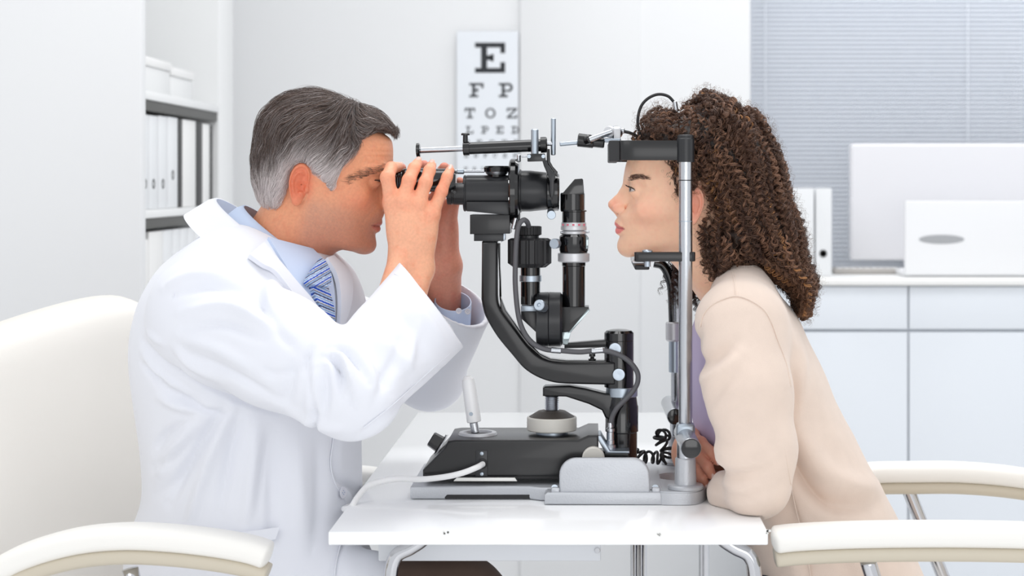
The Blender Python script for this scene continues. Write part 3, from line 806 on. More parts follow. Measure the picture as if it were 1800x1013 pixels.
xl('objective_tube', 912, 336, [(0, 38), (4, 38), (5, 36), (20, 36), (48, 33), (50, 32)], M['black_satin'])
xl('objective_ring', 962, 338, [(0, 33), (1, 35), (10, 35), (14, 33), (19, 33), (21, 31), (21, 27), (18, 26)], M['black_gloss'])
xl('front_lens', 978, 338, [(0, 26), (1.5, 26), (3, 18), (3.6, 6)], M['lens'])
rod('lock_screw', P(968, 373, -.03), P(969.5, 379, -.055), .0055, M['steel_flat'], sl)
lathe('lock_screw_head', P(969.5, 378, -.050), (0, -1, 0), [(0, .0062), (.006, .0065), (.007, .006)], M['steel_flat'], sl, 24)
# eyepieces
for Y in (-.034, .028):
    ep = xl('eyepiece', 694, 317, [(0, 15), (1, 18), (4, 19.5), (6, 18.5), (8, 19.5), (10, 18.5), (12, 19.5), (14, 18.8), (17, 20.5), (24, 20.5), (25, 19), (28, 19), (30, 21), (60, 21.5), (62, 20.5), (98, 20.5), (104, 19), (108, 17)], M['black_gloss'], Y=Y)
    xl('eye_lens', 693.5, 317, [(0, 12), (1, 14)], M['lens'], ep, Y=Y)
    pz = xl('prism_housing', 786, 341, [(0, 17), (1, 19), (8, 19), (9, 18), (11, 18), (12, 19), (30, 19.5)], M['black'], Y=Y * .8)
    lathe('screw', P(799, 338, Y * .8 - 19 * SC(Y)), (0, -1, 0), [(0, .0026), (.001, .0024)], M['black_gloss'], pz, 12)
    box('prism_bridge', P(770, 340, Y) + Vector((0, -.008, -.006)), P(800, 318, Y) + Vector((0, .008, .002)), M['black_satin'], ep, .002)
rod('spread_rod', P(800, 301, -.02), P(852, 301, -.02), 2.6 * SC(), M['steel'], sl)
rod('spread_sleeve', P(803, 301.5, -.02), P(816, 301.5, -.02), 4.6 * SC(), M['steel_flat'], sl)
# hruby lens carrier on top
YT = -.03; sT = SC(YT)
ta, tb_ = P(814, 261.5, YT), P(951, 255.5, YT); td = (tb_ - ta); TL = td.length
tt = lathe('guide_tube', ta, td, [(0, 11 * sT), (.001, 12.5 * sT), (11 * sT, 12.5 * sT), (11.5 * sT, 10.8 * sT), (TL, 10.8 * sT)], M['black_gloss'], sl, 32)
lathe('thumb_screw', P(818, 250, YT), (0, 0, 1), [(0, 4.5 * sT), (12 * sT, 4.3 * sT), (12 * sT, 7.5 * sT), (14.5 * sT, 7.8 * sT), (16 * sT, 6 * sT)], M['black'], sl, 24)
lathe('tube_nut', P(819, 270, YT), (0, 0, 1), [(0, 4 * sT), (5 * sT, 5 * sT)], M['black'], sl, 16)
rod('slide_rod', P(738, 264.5, YT), P(816, 261, YT), 5.2 * sT, M['steel'], sl)
lathe('end_disc', P(731.5, 264.5, YT), (1, -.03, .04), [(0, 8 * sT), (1 * sT, 12.5 * sT), (5 * sT, 13 * sT), (7 * sT, 11 * sT), (7.5 * sT, 5 * sT)], M['black_gloss'], sl, 32)
rod('mounting_post', P(940, 272, -.045), P(940, 227, -.045), 6.6 * sT, M['steel_flat'], sl)
lathe('tube_clamp', P(950, 255, YT), td, [(0, 11 * sT), (.5 * sT, 14 * sT), (10 * sT, 14 * sT), (12 * sT, 12 * sT)], M['black'], sl, 32)
rod('cross_pin', P(960, 253, YT), P(972, 252.5, YT), 4 * sT, M['steel'], sl)
rod('handle_bar', P(972.5, 273, YT), P(972.8, 208, YT), 4.4 * sT, M['steel_flat'], sl)
plate_xz('clamp_block', [(927, 271), (957, 270), (959, 283), (927, 284)], -.055, -.01, M['black'], sl, bev=.001)
for px in (930, 955): lathe('screw', P(px, 275, -.0555), (0, -1, 0), [(0, .003), (.0018, .0027)], M['steel_flat'], sl, 14)
rod('set_pin', P(917, 275.5, -.04), P(930, 275, -.04), 1.4 * sT, M['steel'], sl)
rod('top_pin', P(912, 285, -.012), P(912, 272, -.012), 3.8 * sT, M['steel'], sl)
plate_xz('carrier_bracket', [(953, 282), (961, 282), (963, 290), (966, 293), (972, 302), (976, 304), (976, 314), (974, 318), (974, 338), (970, 352), (966, 338), (966, 320), (962, 306), (956, 292)], -.055, -.045, M['black_satin'], sl, bev=.001)
plate_xz('carrier_spine', [(961, 262), (966, 262), (967, 284), (972, 293), (980, 302), (980, 312), (972, 304), (961, 288)], -.045, -.030, M['black'], sl, bev=.001)

# illumination unit: left tower
YL = -.02; s2 = SC(YL)
def zl(name, cx, y_top, prof, m, parent=sl, Y=YL, seg=48, **k):
    """turned part along Z; prof = (photo y, radius px) from top to bottom"""
    b = prof[-1][0]
    return lathe(name, P(cx, b, Y), (0, 0, 1), [((b - y) * SC(Y), r * SC(Y)) for y, r in reversed(prof)], m, parent, seg, **k)
def ribbed(name, cx, y0, y1, r, nrib, depth, m, cham=3):
    bm = bmesh.new(); n = nrib * 6; s = s2; rings = []
    for yy, k in ((y0, .86), (y0 + cham, 1), (y1 - cham * 2.5, 1), (y1, .74)):
        ring = []
        for i in range(n):
            a = 2 * PI * i / n; ph = (i % 6)
            rr = r * k - (depth if ph in (0, 1) else 0)
            ring.append(bm.verts.new(P(cx, yy, YL) + Vector((math.cos(a) * rr * s, math.sin(a) * rr * s, 0))))
        rings.append(ring)
    for a_, b_ in zip(rings, rings[1:]):
        for i in range(n): bm.faces.new((a_[i], a_[(i + 1) % n], b_[(i + 1) % n], b_[i]))
    bm.faces.new(rings[0]); bm.faces.new(list(reversed(rings[-1])))
    bmesh.ops.recalc_face_normals(bm, faces=bm.faces)
    return link(name, me_from(bm, 25), m, sl)
ribbed('slit_knob', 930, 397.5, 415, 22, 26, 1.4, M['rubber'], 1)
zl('knob_neck', 930, 412, [(412, 17.5), (422, 17.5)], M['black_satin'])
ribbed('lamp_knob', 931, 419, 470, 38.5, 15, 3.2, M['rubber'], 3)
zl('lamp_post', 932.5, 462, [(462, 17.5), (520, 17), (535, 17)], M['black_gloss'])
zl('post_ring', 932.5, 484, [(484, 18.5), (484.5, 19.3), (494.5, 19.3), (495, 18.5)], M['steel_flat'])
box('post_block', P(915.7, 536, YL - .012), P(944, 520, YL + .012), M['black'], sl, .001)
box('post_collar', P(915.7, 548, YL - .013), P(944, 535.5, YL + .013), M['steel_flat'], sl, .001)
plate_xz('prism_box', [(915.7, 548), (946, 548), (946, 588), (916, 560)], YL - .013, YL + .013, M['black'], sl, bev=.001)
# horizontal drum
YD = -.02
dr_ = xl('slit_drum', 943, 562, [(0, 44), (1.5, 48), (21, 48.5), (22, 47.5), (23, 48.5), (42, 48), (46, 44)], M['black_satin'], Y=YD)
lathe('pivot_screw', P(956, 541, -.060), (-.35, -1, .28), [(0, .0068), (.010, .0068), (.0105, .0082), (.020, .0082), (.021, .0072), (.021, .003), (.0195, .002)], M['steel_flat'], sl, 32)
# right tower
cx = 1008.5
zl('tower_tube', cx, 460, [(458, 19), (460, 21), (467, 21), (468, 20), (540, 20)], M['black_gloss'])
zl('focus_ring', cx, 444, [(444.5, 25), (445.5, 28), (459, 28), (461, 26)], M['silver_paint'])
zl('tower_body', cx, 414, [(412, 22), (416, 25.5), (440, 25.5), (444.5, 24)], M['black_gloss'])
zl('tower_neck', cx, 402, [(402, 19), (413, 19)], M['black'])
zl('filter_lever_ring', cx, 405, [(406, 20.5), (407, 21.5), (411, 21.5), (412, 20)], M['silver_paint'])
rod('filter_lever', P(985, 409, YL - .008), P(1036, 408, YL + .002), 2.0 * s2, M['steel'], sl)
rg = zl('scale_ring', cx, 391, [(391, 21), (392, 22), (397.5, 22), (398, 23), (404, 23), (405, 21.5)], M['silver_paint'])
for k in range(5):
    a = math.radians(215 + k * 27)
    q = P(cx, 395, YL) + Vector((math.cos(a) * 22.1 * s2, math.sin(a) * 22.1 * s2, 0))
    box('scale_mark', q - Vector((.0016, .0008, .0012)), q + Vector((.0016, .0008, .0012)), M['red_print'], rg, 0)
zl('upper_tube', cx, 371, [(369, 21), (370, 23), (372, 23), (373, 20.5), (391, 20.5)], M['black_gloss'])
zl('head_tube', cx - 2, 339, [(339, 20), (341, 21.5), (370, 21.5)], M['black_gloss'])
plate_xz('prism_head', [(987, 342), (1010, 315), (1023, 314), (1025, 316), (1027, 342)], YL - .018, YL + .018, M['black_gloss'], sl, Yref=YL - .018, bev=.001)
plate_xz('filter_window', [(1029.5, 416), (1035, 418), (1034, 437), (1029.5, 438)], YL - .012, YL + .006, M['mirror'], sl, bev=.0005)
lathe('tower_knob', P(981, 428, YL - .018), (-.35, -1, 0), [(0, .0045), (.006, .0045), (.006, .0072), (.016, .0075), (.017, .007)], M['steel_flat'], sl, 32)
plate_xz('mirror_box', [(986, 540), (1035, 540), (1035, 547), (1003, 583), (986, 583)], YL - .022, YL + .020, M['black'], sl, Yref=YL - .022, bev=.001)
plate_xz('mirror', [(1037, 546), (1004, 584), (998, 586), (1033, 544)], YL - .023, YL + .021, M['mirror'], sl, Yref=YL - .023, bev=.0003)
plate_xz('lower_mirror', [(985, 584), (1004, 583), (998, 606), (990, 607)], YL - .022, YL + .01, M['mirror'], sl, Yref=YL - .022, bev=.0005)
plate_xz('illumination_arm', [(992, 604), (1064, 598), (1070, 598), (1070, 613), (1064, 611), (992, 613)], -.03, -.012, M['black'], sl, Yref=-.03, bev=.001)
lathe('centring_screw', P(1041, 633, -.03), (0, 0, 1), [(0, 6.5 * s2), (2 * s2, 7 * s2), (2.5 * s2, 4 * s2), (6 * s2, 3 * s2), (6 * s2, 5.5 * s2), (11 * s2, 5.5 * s2)], M['black'], sl, 24)
# cables
YK = -.052
tube('lamp_cable', [P(930, 402, -.03), P(927, 391, -.045), P(920, 387, YK), P(912, 396, YK), P(908, 420, YK), P(906, 460, YK), P(906, 505, YK), P(911, 553, YK), P(920, 582, YK), P(936, 603, YK), P(958, 614, YK), P(985, 616.5, YK), P(1020, 619, YK), P(1052, 616, YK), P(1080, 621, YK), P(1104, 634, YK), P(1119, 652, YK), P(1121.5, 668, YK), P(1116, 683, YK), P(1102, 700, YK), P(1086, 716, YK), P(1077, 732, -.05), P(1073, 748, -.05)], .0038, M['grey_cable'], sl, n=8)
rod('cable_clip', P(968, 615.5, YK), P(987, 617, YK), .0042, M['steel'], sl)
rod('cable_clip', P(1039, 617.5, YK), P(1061, 615.5, YK), .0042, M['steel'], sl)
c = P(1073, 790, -.05)
lathe('cable_plug', c, (0, 0, 1), [(0, 9.5 * s2), (8 * s2, 9.5 * s2), (9 * s2, 7.2 * s2), (16 * s2, 7.2 * s2), (17 * s2, 6.4 * s2), (30 * s2, 6.4 * s2), (31 * s2, 7.6 * s2), (36 * s2, 7.6 * s2), (38 * s2, 5 * s2), (46 * s2, 4.6 * s2)], M['steel'], sl, 28)
plate_xz('socket_plate', [(1047, 762), (1056, 762), (1072, 789), (1106, 789), (1106, 793), (1064, 793)], -.075, -.018, M['steel_flat'], sl, Yref=-.05, bev=.0008)
plate_xz('socket_block', [(1050, 793), (1104, 793), (1104, 803), (1052, 803)], -.072, -.02, M['black'], sl, Yref=-.05, bev=.001)

# ------------------------------------------------------------------ head rest frame
XC = .1328
for Y, nm in ((-.115, 'near'), (.11, 'far')):
    s = SC(Y); base_z = zb1
    pcol = lathe('head_rest_column', (XC, Y, ZS(752, -.115) if nm == 'near' else .80), (0, 0, 1),
                 [(0, .0092)] + ([(.001, .0096)] if nm == 'near' else [(.001, .0096)]) + [(1.256 - (ZS(752, -.115) if nm == 'near' else .80), .0096)], M['steel'], sl, 36)
    lathe('column_foot', (XC, Y, base_z), (0, 0, 1), [(0, .025), (.004, .0255), (.006, .024), (.0065, .0155), (.042, .0145), (.0435, .0135)], M['hammer'], sl, 40)
    lathe('column_stub', (XC, Y, base_z + .043), (0, 0, 1), [(0, .0122), (.040, .0122), (.048, .0095), (.060, .0075)], M['steel'], sl, 36)
    for zz in (ZS(318, -.115), ZS(390, -.115)):
        lathe('column_groove', (XC, Y, zz), (0, 0, 1), [(0, .00985), (.0014, .00985)], M['black'] if zz > 1.17 else M['steel_flat'], pcol, 32)
    zc0, zc1 = ZS(285, -.115), ZS(237, -.115)
    lathe('column_cap', (XC, Y, zc0), (0, 0, 1), [(0, .0126), (zc1 - zc0 - .006, .0126), (zc1 - zc0 - .005, .0118), (zc1 - zc0 - .001, .0116), (zc1 - zc0, .010)], M['black_satin'], sl, 40)
    # strap from the column to the brow band
    z0, z1 = ZS(282, -.115), ZS(247, -.115)
    g = 1 if nm == 'near' else -1
    X = lambda px: XS(px, -.115)
    if nm == 'near':
        path = [(XC, Y), (X(1170), Y - .001), (X(1120), Y - .002), (X(1098), Y + .001), (X(1091), Y + .007)]
    else:
        path = [(XC, Y), (X(1170), Y + .001), (X(1120), Y + .002), (X(1098), Y - .001), (X(1091), Y - .007)]
    P2 = spline(path, 6); T2 = np.gradient(P2, axis=0); T2 /= np.linalg.norm(T2, axis=1, keepdims=True); N2 = np.stack([-T2[:, 1], T2[:, 0]], 1)
    o1 = P2 + N2 * .0035; o2 = P2 - N2 * .0035
    outl = [Vector((a, b, 0)) for a, b in o1] + [Vector((a, b, 0)) for a, b in o2[::-1]]
    link('strap', me_from(prism_bm(outl, (0, 0, 1), z0, z1, .0008), 35), M['black'], sl)
# brow band across the front
z0, z1 = ZS(284, -.115), ZS(247, -.115)
xb0, xb1 = XS(1073, -.115), XS(1090, -.115)
outl = []
for k in range(13):
    y = -.112 + .22 * k / 12; outl.append(Vector((xb0 - .002 + .0 * y, y, 0)))
inn = [Vector((xb1 - .001 - .004 * (1 - ((k - 6) / 6) ** 2), -.112 + .22 * k / 12, 0)) for k in range(13)]
link('brow_band', me_from(prism_bm(outl + inn[::-1], (0, 0, 1), z0, z1, .002), 35), M['rubber'], sl)
# chin rest
z0, z1 = ZS(459.5, -.115), ZS(443, -.115)
Xn = lambda px: XS(px, -.115)
def rr(x0, x1, y0, y1, r, n=5):
    o = []
    for cx_, cy_, a0 in ((x1 - r, y1 - r, 0), (x0 + r, y1 - r, 90), (x0 + r, y0 + r, 180), (x1 - r, y0 + r, 270)):
        for k in range(n + 1):
            a = math.radians(a0 + 90 * k / n); o.append(Vector((cx_ + r * math.cos(a), cy_ + r * math.sin(a), 0)))
    return o
for Y in (-.115, .11):
    link('chin_rest_rail', me_from(prism_bm(rr(Xn(1115), Xn(1222), Y - .008, Y + .008, .006), (0, 0, 1), z0, z1, .0012), 35), M['black'], sl)
cr_ = link('chin_rest_bar', me_from(prism_bm(rr(Xn(1116), Xn(1142), -.108, .104, .004), (0, 0, 1), ZS(457, 0) - .0095, ZS(457, 0) - .003, .0015), 35), M['rubber'], sl)
# cupped pad under the chin
def cup(u, v):
    x = Xn(1112) + .045 * u; y = -.035 + .07 * v
    return (x, y, ZS(457, 0) - .001 + .007 * ((v - .5) * 2) ** 2), (0, 0, 1)
link('chin_cup', slab(cup, .004, 14, 14), M['white_plastic'], sl, label='pale cupped chin pad')
lathe('chin_bolt', P(1138, 469, -.115) , (0, 0, 1), [(0, 5.5 * s2), (10 * s2, 5.5 * s2)], M['steel_flat'], sl, 20)
lathe('chin_bolt', P(1138, 443, -.115), (0, 0, 1), [(0, 9 * s2), (2 * s2, 9 * s2), (4 * s2, 6 * s2)], M['steel_flat'], sl, 20)
box('chin_bracket', P(1112, 463, -.112), P(1136, 458.5, -.09), M['silver_paint'], sl, .001)
# far side height adjuster
Yf = .11
tube('adjuster_tube', [P(1150, 462, Yf), P(1164, 466, Yf), P(1174, 480, Yf), P(1181, 505, Yf), P(1183, 540, Yf), P(1184, 570, Yf)], .0075, M['black_gloss'], sl, n=8)
zl('adjuster_nut', 1185, 566, [(566, 13), (568, 15), (597, 15), (600, 13)], M['silver_paint'], Y=Yf)
zl('adjuster_sleeve', 1187, 600, [(599, 11.5), (654, 11.5), (655, 10)], M['steel_flat'], Y=Yf)
zl('adjuster_rod', 1187.5, 640, [(650, 8), (760, 8)], M['steel'], Y=Yf)
# grips
for Yd, px, py in ((-.205, 1215, 789), (.035, 1187, 733)):
    q = P(px, py, Yd); q2 = Vector((q.x - .004, Yd + .13, q.z + .004)); L = (q2 - q).length
    r = .0140 if Yd < 0 else .0125
    gp = lathe('hand_grip', q, q2 - q, [(.001, r - .0006), (.002, r), (L - .002, r), (L, r - .001)], M['steel'], sl, 40)
    lathe('grip_end', q, q2 - q, [(-.0005, r - .002), (0, r - .0008), (.0025, r - .0002)], M['black_gloss'], gp, 40)
box('grip_clamp', (XC - .013, -.128, .826), (XC + .013, -.102, .852), M['steel_flat'], sl, .004)
# curly cord behind
n = 240; t = np.linspace(0, 1, n)
ax = spline([P(1120, 790, .05), P(1128, 803, .05), P(1150, 804, .06), P(1168, 806, .06), P(1172, 792, .07), P(1160, 775, .07), P(1162, 765, .07), P(1176, 768, .09)], 34); n = len(ax)
T = np.gradient(ax, axis=0); T /= np.linalg.norm(T, axis=1, keepdims=True)
U = np.cross(T, [0, 1.0, 0]); U /= np.linalg.norm(U, axis=1, keepdims=True) + 1e-9; V = np.cross(T, U)
ph = np.linspace(0, 2 * PI * 13, n)[:, None]; env = np.clip(np.minimum(np.arange(n), n - 1 - np.arange(n)) / 14.0, 0, 1)[:, None]
link('coiled_cord', tubes_mesh((ax + (U * np.cos(ph) + V * np.sin(ph)) * .0085 * env)[None], .0021, 8), M['rubber'], sl, label='black coiled cord')
# fixation light on its jointed arm
YF = -.03
rod('fixation_rod', P(984, 253.5, YF), P(1018, 250.5, YF), 4.0 * sT, M['steel_flat'], sl)
fa, fb = P(1015, 246, YF), P(1064, 252, YF)
lathe('fixation_head', fa, fb - fa, [(0, 9 * sT), (1.5 * sT, 12 * sT), (28 * sT, 11.5 * sT), (29 * sT, 9.5 * sT), (46 * sT, 9 * sT), (48 * sT, 7.5 * sT)], M['black'], sl, 32)
lathe('joint_collar', P(1034, 246, YF - .008), (1, -.8, .4), [(-.004, .0065), (.004, .0072), (.006, .006)], M['black_gloss'], sl, 28)
rod('fixation_link', P(1035, 246, YF - .012), P(1077, 231, YF - .01), 5.4 * sT, M['steel'], sl)
bm = bmesh.new(); bmesh.ops.create_uvsphere(bm, u_segments=28, v_segments=18, radius=12 * sT, matrix=Matrix.Translation(P(1083, 233, YF)))
link('ball_joint', me_from(bm, 60), M['steel'], sl)
lathe('joint_cap', P(1072, 232, YF - .006), (-.4, -1, .1), [(-.004, .0085), (.003, .0085), (.005, .007), (.005, .003)], M['silver_paint'], sl, 28)
box('joint_fork', P(1079, 252, YF - .013), P(1091, 226, YF - .008), M['silver_paint'], sl, .001)
box('joint_shelf', P(1062, 250, YF - .014), P(1091, 244, YF + .02), M['steel_flat'], sl, .002)
rod('joint_nut', P(1091, 230, YF), P(1098, 230, YF), 5.5 * sT, M['steel'], sl)
tube('fixation_cable', [P(1096, 231, YF), P(1108, 234, YF), P(1121, 241, YF + .01), P(1136, 256, YF + .03)], .0024, M['rubber'], sl, n=8)
tube('loop_cable', [P(1134, 256, -.02), P(1125, 236, -.025), P(1121, 213, -.03), P(1126, 189, -.03), P(1138, 174, -.03), P(1156, 166, -.03), P(1174, 169, -.03), P(1186, 181, -.03)], .0022, M['rubber'], sl, n=8)
rod('loop_cable_plug', P(1186, 178, -.03), P(1189, 197, -.03), .0034, M['steel'], sl)
# ------------------------------------------------------------------ heads
class Head:
    def __init__(s, O, fwd, up, rows, cran, jaw, nose, lips, eye, ear, neck, chin, brow, wide=1.0, extra=None):
        s.O = np.array(O); s.fw = np.array(fwd); s.up = np.array(up); s.tab = catmull_tab(rows)
        s.cran, s.jaw, s.nose, s.lips, s.eye, s.ear, s.neck, s.chin, s.brow, s.wide = cran, jaw, nose, lips, eye, ear, neck, chin, brow, wide
        s.extra = extra
    def loc(s, p):
        q = (p - s.O) * 1000.0
        return np.stack([q @ s.fw, q[..., 1], q @ s.up], -1)
    def wor(s, q):
        q = np.asarray(q, float)
        return s.O + (q[..., 0:1] * s.fw + q[..., 1:2] * np.array([0, 1.0, 0]) + q[..., 2:3] * s.up) / 1000.0
    def earf(s, q, e0=None):
        (eu, ey, ev, ra, rb, tilt) = s.ear
        a0 = q[..., 0] - eu; b0 = q[..., 2] - ev
        ct, st = math.cos(tilt), math.sin(tilt)
        a = a0 * ct + b0 * st; b = -a0 * st + b0 * ct
        c = np.abs(q[..., 1]) - ey + a * 0.40 - 3.2
        rw = ra * (0.80 + 0.20 * np.clip(b / rb, -1, 1))
        a = a - 0.10 * rb * np.clip(-b / rb, 0, 1)
        r = np.sqrt((a / rw) ** 2 + (b / rb) ** 2) + 1e-6; an = np.degrees(np.arctan2(b / rb, a / rw))
        k = ra / 17.0
        hm = 1 / (1 + np.exp(((np.abs(((an - 125 + 180) % 360) - 180)) - 118) / 9.0))
        bk = 1 / (1 + np.exp(((np.abs(((an - 150 + 180) % 360) - 180)) - 88) / 12.0))
        Hc = 1.0 + 3.9 * hm * np.exp(-((r - .89) / .105) ** 2) + 3.1 * bk * np.exp(-((r - .57) / .10) ** 2) - 6.0 * np.exp(-(((a - 3.5 * k) / (5.8 * k)) ** 2 + ((b + 2.5) / (8.8 * k)) ** 2)) \
            - 2.0 * np.exp(-(((a - 4 * k) / (4.5 * k)) ** 2 + ((b - 11 * k) / (4.5 * k)) ** 2)) + 2.0 * np.exp(-(((a - 2 * k) / (6 * k)) ** 2 + ((b + rb * .78) / (6.5 * k)) ** 2))
        f = smax(smax((r - 1) * rw, (c - Hc) * .72, 1.8), -6.5 - c, 1.5)
        pp = np.stack([a, b, c], -1)
        f = smin(f, ell_sdf(pp, (1.5 * k, -rb * .80, .6), (6.5 * k, 7.5 * k, 3.2)), 3)
        s.bowl = None
        f = smin(f, ell_sdf(pp, (12.5 * k, -5.0, -.5), (3.6, 5.0, 4.0)), 2.0)
        f = smin(f, ell_sdf(pp, (5.5 * k, -13.0 * k, 1.0), (4.2, 3.4, 3.4)), 2.2)
        return f
    def face(s, q, noear=False):
        u, y, v = q[..., 0], q[..., 1], q[..., 2]; ay = np.abs(y)
        qa = np.stack([u, ay, v], -1)
        fr = np.interp(v, s.tab[:, 0], s.tab[:, 1]); u0 = np.interp(v, s.tab[:, 0], s.tab[:, 2]); bk = np.interp(v, s.tab[:, 0], s.tab[:, 3]); w = np.interp(v, s.tab[:, 0], s.tab[:, 4]) * s.wide
        a = np.where(u > u0, fr - u0, u0 - bk)
        f = (np.sqrt(((u - u0) / a) ** 2 + (y / w) ** 2) - 1) * w * .85
        f = smax(f, v - s.tab[-1, 0], 10)
        (cu, cv, cf, cb, cw, ch) = s.cran
        ca = np.where(u > cu, cf, cb)
        X, Yy, Z = (u - cu), y, (v - cv)
        k0 = np.sqrt((X / ca) ** 2 + (Yy / cw) ** 2 + (Z / ch) ** 2); k1 = np.sqrt((X / ca ** 2) ** 2 + (Yy / cw ** 2) ** 2 + (Z / ch ** 2) ** 2) + 1e-9
        f = smin(f, k0 * (k0 - 1) / k1, 10)
        (ju0, jv0, ju1, jv1) = s.jaw
        n = np.array([(jv1 - jv0), -(ju1 - ju0)]); n = n / np.linalg.norm(n); n = n if n[1] < 0 else -n
        f = smax(f, (u - ju0) * n[0] + (v - jv0) * n[1], 14)
        # cheekbones, brow, chin
        eu, ey, ev, er = s.eye
        f = smin(f, ell_sdf(qa, (eu - 22, ey + 15, ev - 27), (20, 8, 12)), 20)
        bu, bs = s.brow
        f = smin(f, chain_sdf(qa, [(bu, 6, ev + 13), (bu - 5, ey, ev + 15.5), (bu - 22, ey + 20, ev + 12)], [bs, bs * .9, bs * .5], 4), 9)
        f = smin(f, ell_sdf(q, s.chin[:3], s.chin[3:]), 9)
        # eye socket
        f = smax(f, -ell_sdf(qa, (eu + 19, ey - 2, ev - 2), (14.5, 12.5, 9.5)), 12)
        # nose
        N = s.nose
        nb = None
        for i in range(len(N['bridge']) - 1):
            a_, b_ = N['bridge'][i], N['bridge'][i + 1]
            g = cap_sdf(q, (a_[0], 0, a_[1]), (b_[0], 0, b_[1]), a_[2], b_[2]); nb = g if nb is None else smin(nb, g, 3)
        for a_, b_ in zip(N['fill'], N['fill'][1:]): f = smin(f, cap_sdf(q, (a_[0], 0, a_[1]), (b_[0], 0, b_[1]), a_[2], b_[2]), 9)
        f = smin(f, nb, 7)
        au, av, ayy, ar = N['ala']
        f = smin(f, ell_sdf(qa, (au, ayy, av), (ar * 1.25, ar * .72, ar * .9)), 3.5)
        cu1, cv1, cu2, cv2 = N['col']
        f = smin(f, cap_sdf(q, (cu1, 0, cv1), (cu2, 0, cv2), 3.6, 3.4), 3)
        f = smax(f, -ell_sdf(qa, N['hole'], (4.6, 2.4, 3.0)), 1.5)
        # groove behind the wing of the nose
        f = smax(f, -ell_sdf(qa, (au - ar * 1.5, ayy + 3.0, av + .5), (1.2, 1.8, 4)), 4)
        # lips
        Lp = s.lips
        up_ = chain_sdf(qa, [(Lp['uu'], 0, Lp['uv'] - .6), (Lp['uu'] - .8, 5, Lp['uv'] + .4), (Lp['uu'] - 5, 14, Lp['uv'] - 2.2), (Lp['cu'], Lp['cy'], Lp['cv'])], [Lp['ur'], Lp['ur'], Lp['ur'] * .75, 1.4], 2)
        lo_ = chain_sdf(qa, [(Lp['lu'], 0, Lp['lv']), (Lp['lu'] - 1.2, 6, Lp['lv']), (Lp['lu'] - 6, 14, Lp['lv'] + .8), (Lp['cu'], Lp['cy'], Lp['cv'])], [Lp['lr'], Lp['lr'], Lp['lr'] * .7, 1.4], 2)
        f = smin(f, up_, 3.2); f = smin(f, lo_, 3.2)
        sm = chain_sdf(qa, [(Lp['su'], 0, Lp['sv']), (Lp['su'] - 1.0, 6, Lp['sv'] - .1), (Lp['su'] - 5.5, 14.5, Lp['sv'] - .2), (Lp['cu'] + .8, Lp['cy'] + .6, Lp['cv'])], [1.2, 1.2, 1.1, .9], 1)
        f = smax(f, -sm, 1.4)
        # lids and the opening between them
        es = np.linalg.norm(qa - np.array([eu, ey, ev]), axis=-1)
        f = smin(f, es - er * 1.08, 4.5)
        phi = np.degrees(np.arctan2(qa[..., 1] - ey, u - eu)); t = (phi - 14) / 62.0
        op = s.extra.get('open', 1.0)
        h_up = 4.2 * op * (1 - t * t); h_lo = -3.6 * op * (1 - t * t)
        vv = v - ev + 1.2 * t
        slit = np.maximum(np.maximum(vv - h_up, h_lo - vv), np.abs(t) * 18 - 18)
        f = smax(f, -np.maximum(es - er * 1.35, slit), .8)
        # crease above the lid
        cr = np.sqrt((es - er * 1.12) ** 2 + (vv - (6.6 + 1.2 * (1 - t * t))) ** 2) - .5
        f = smax(f, -np.where(np.abs(t) < .95, cr, 5), 1.4)
        for (c_, r_, k_, sgn) in s.extra.get('bumps', []):
            e_ = ell_sdf(qa, c_, r_); f = smin(f, e_, k_) if sgn > 0 else smax(f, -e_, k_)
        for pts_, r_, k_ in s.extra.get('grooves', []):
            f = smax(f, -chain_sdf(qa, pts_, [r_] * len(pts_), 1), k_)
        return f
    def F(s, p, noear=False):
        f = s.face(s.loc(p), noear) / 1000.0
        for a, b, ra, rb, k in s.neck: f = smin(f, cap_sdf(p, a, b, ra, rb), k)
        if not noear:
            q = s.loc(p); e_ = s.ear; kk = e_[3] / 17.0
            m = (np.abs(q[..., 0] - e_[0]) < 45) & (np.abs(q[..., 2] - e_[2]) < 60) & (np.abs(q[..., 1]) > 35)
            if m.any():
                qm = q[m]; qa = np.stack([qm[:, 0], np.abs(qm[:, 1]), qm[:, 2]], -1)
                h = smax(f[m], -ell_sdf(qa, (e_[0] + 4.0 * kk, e_[1] + 1, e_[2] - 3.0), (4.6 * kk, 4.5, 6.6 * kk)) / 1000, .0015)
                f[m] = smin(h, s.earf(qm) / 1000, .0022)
        return f

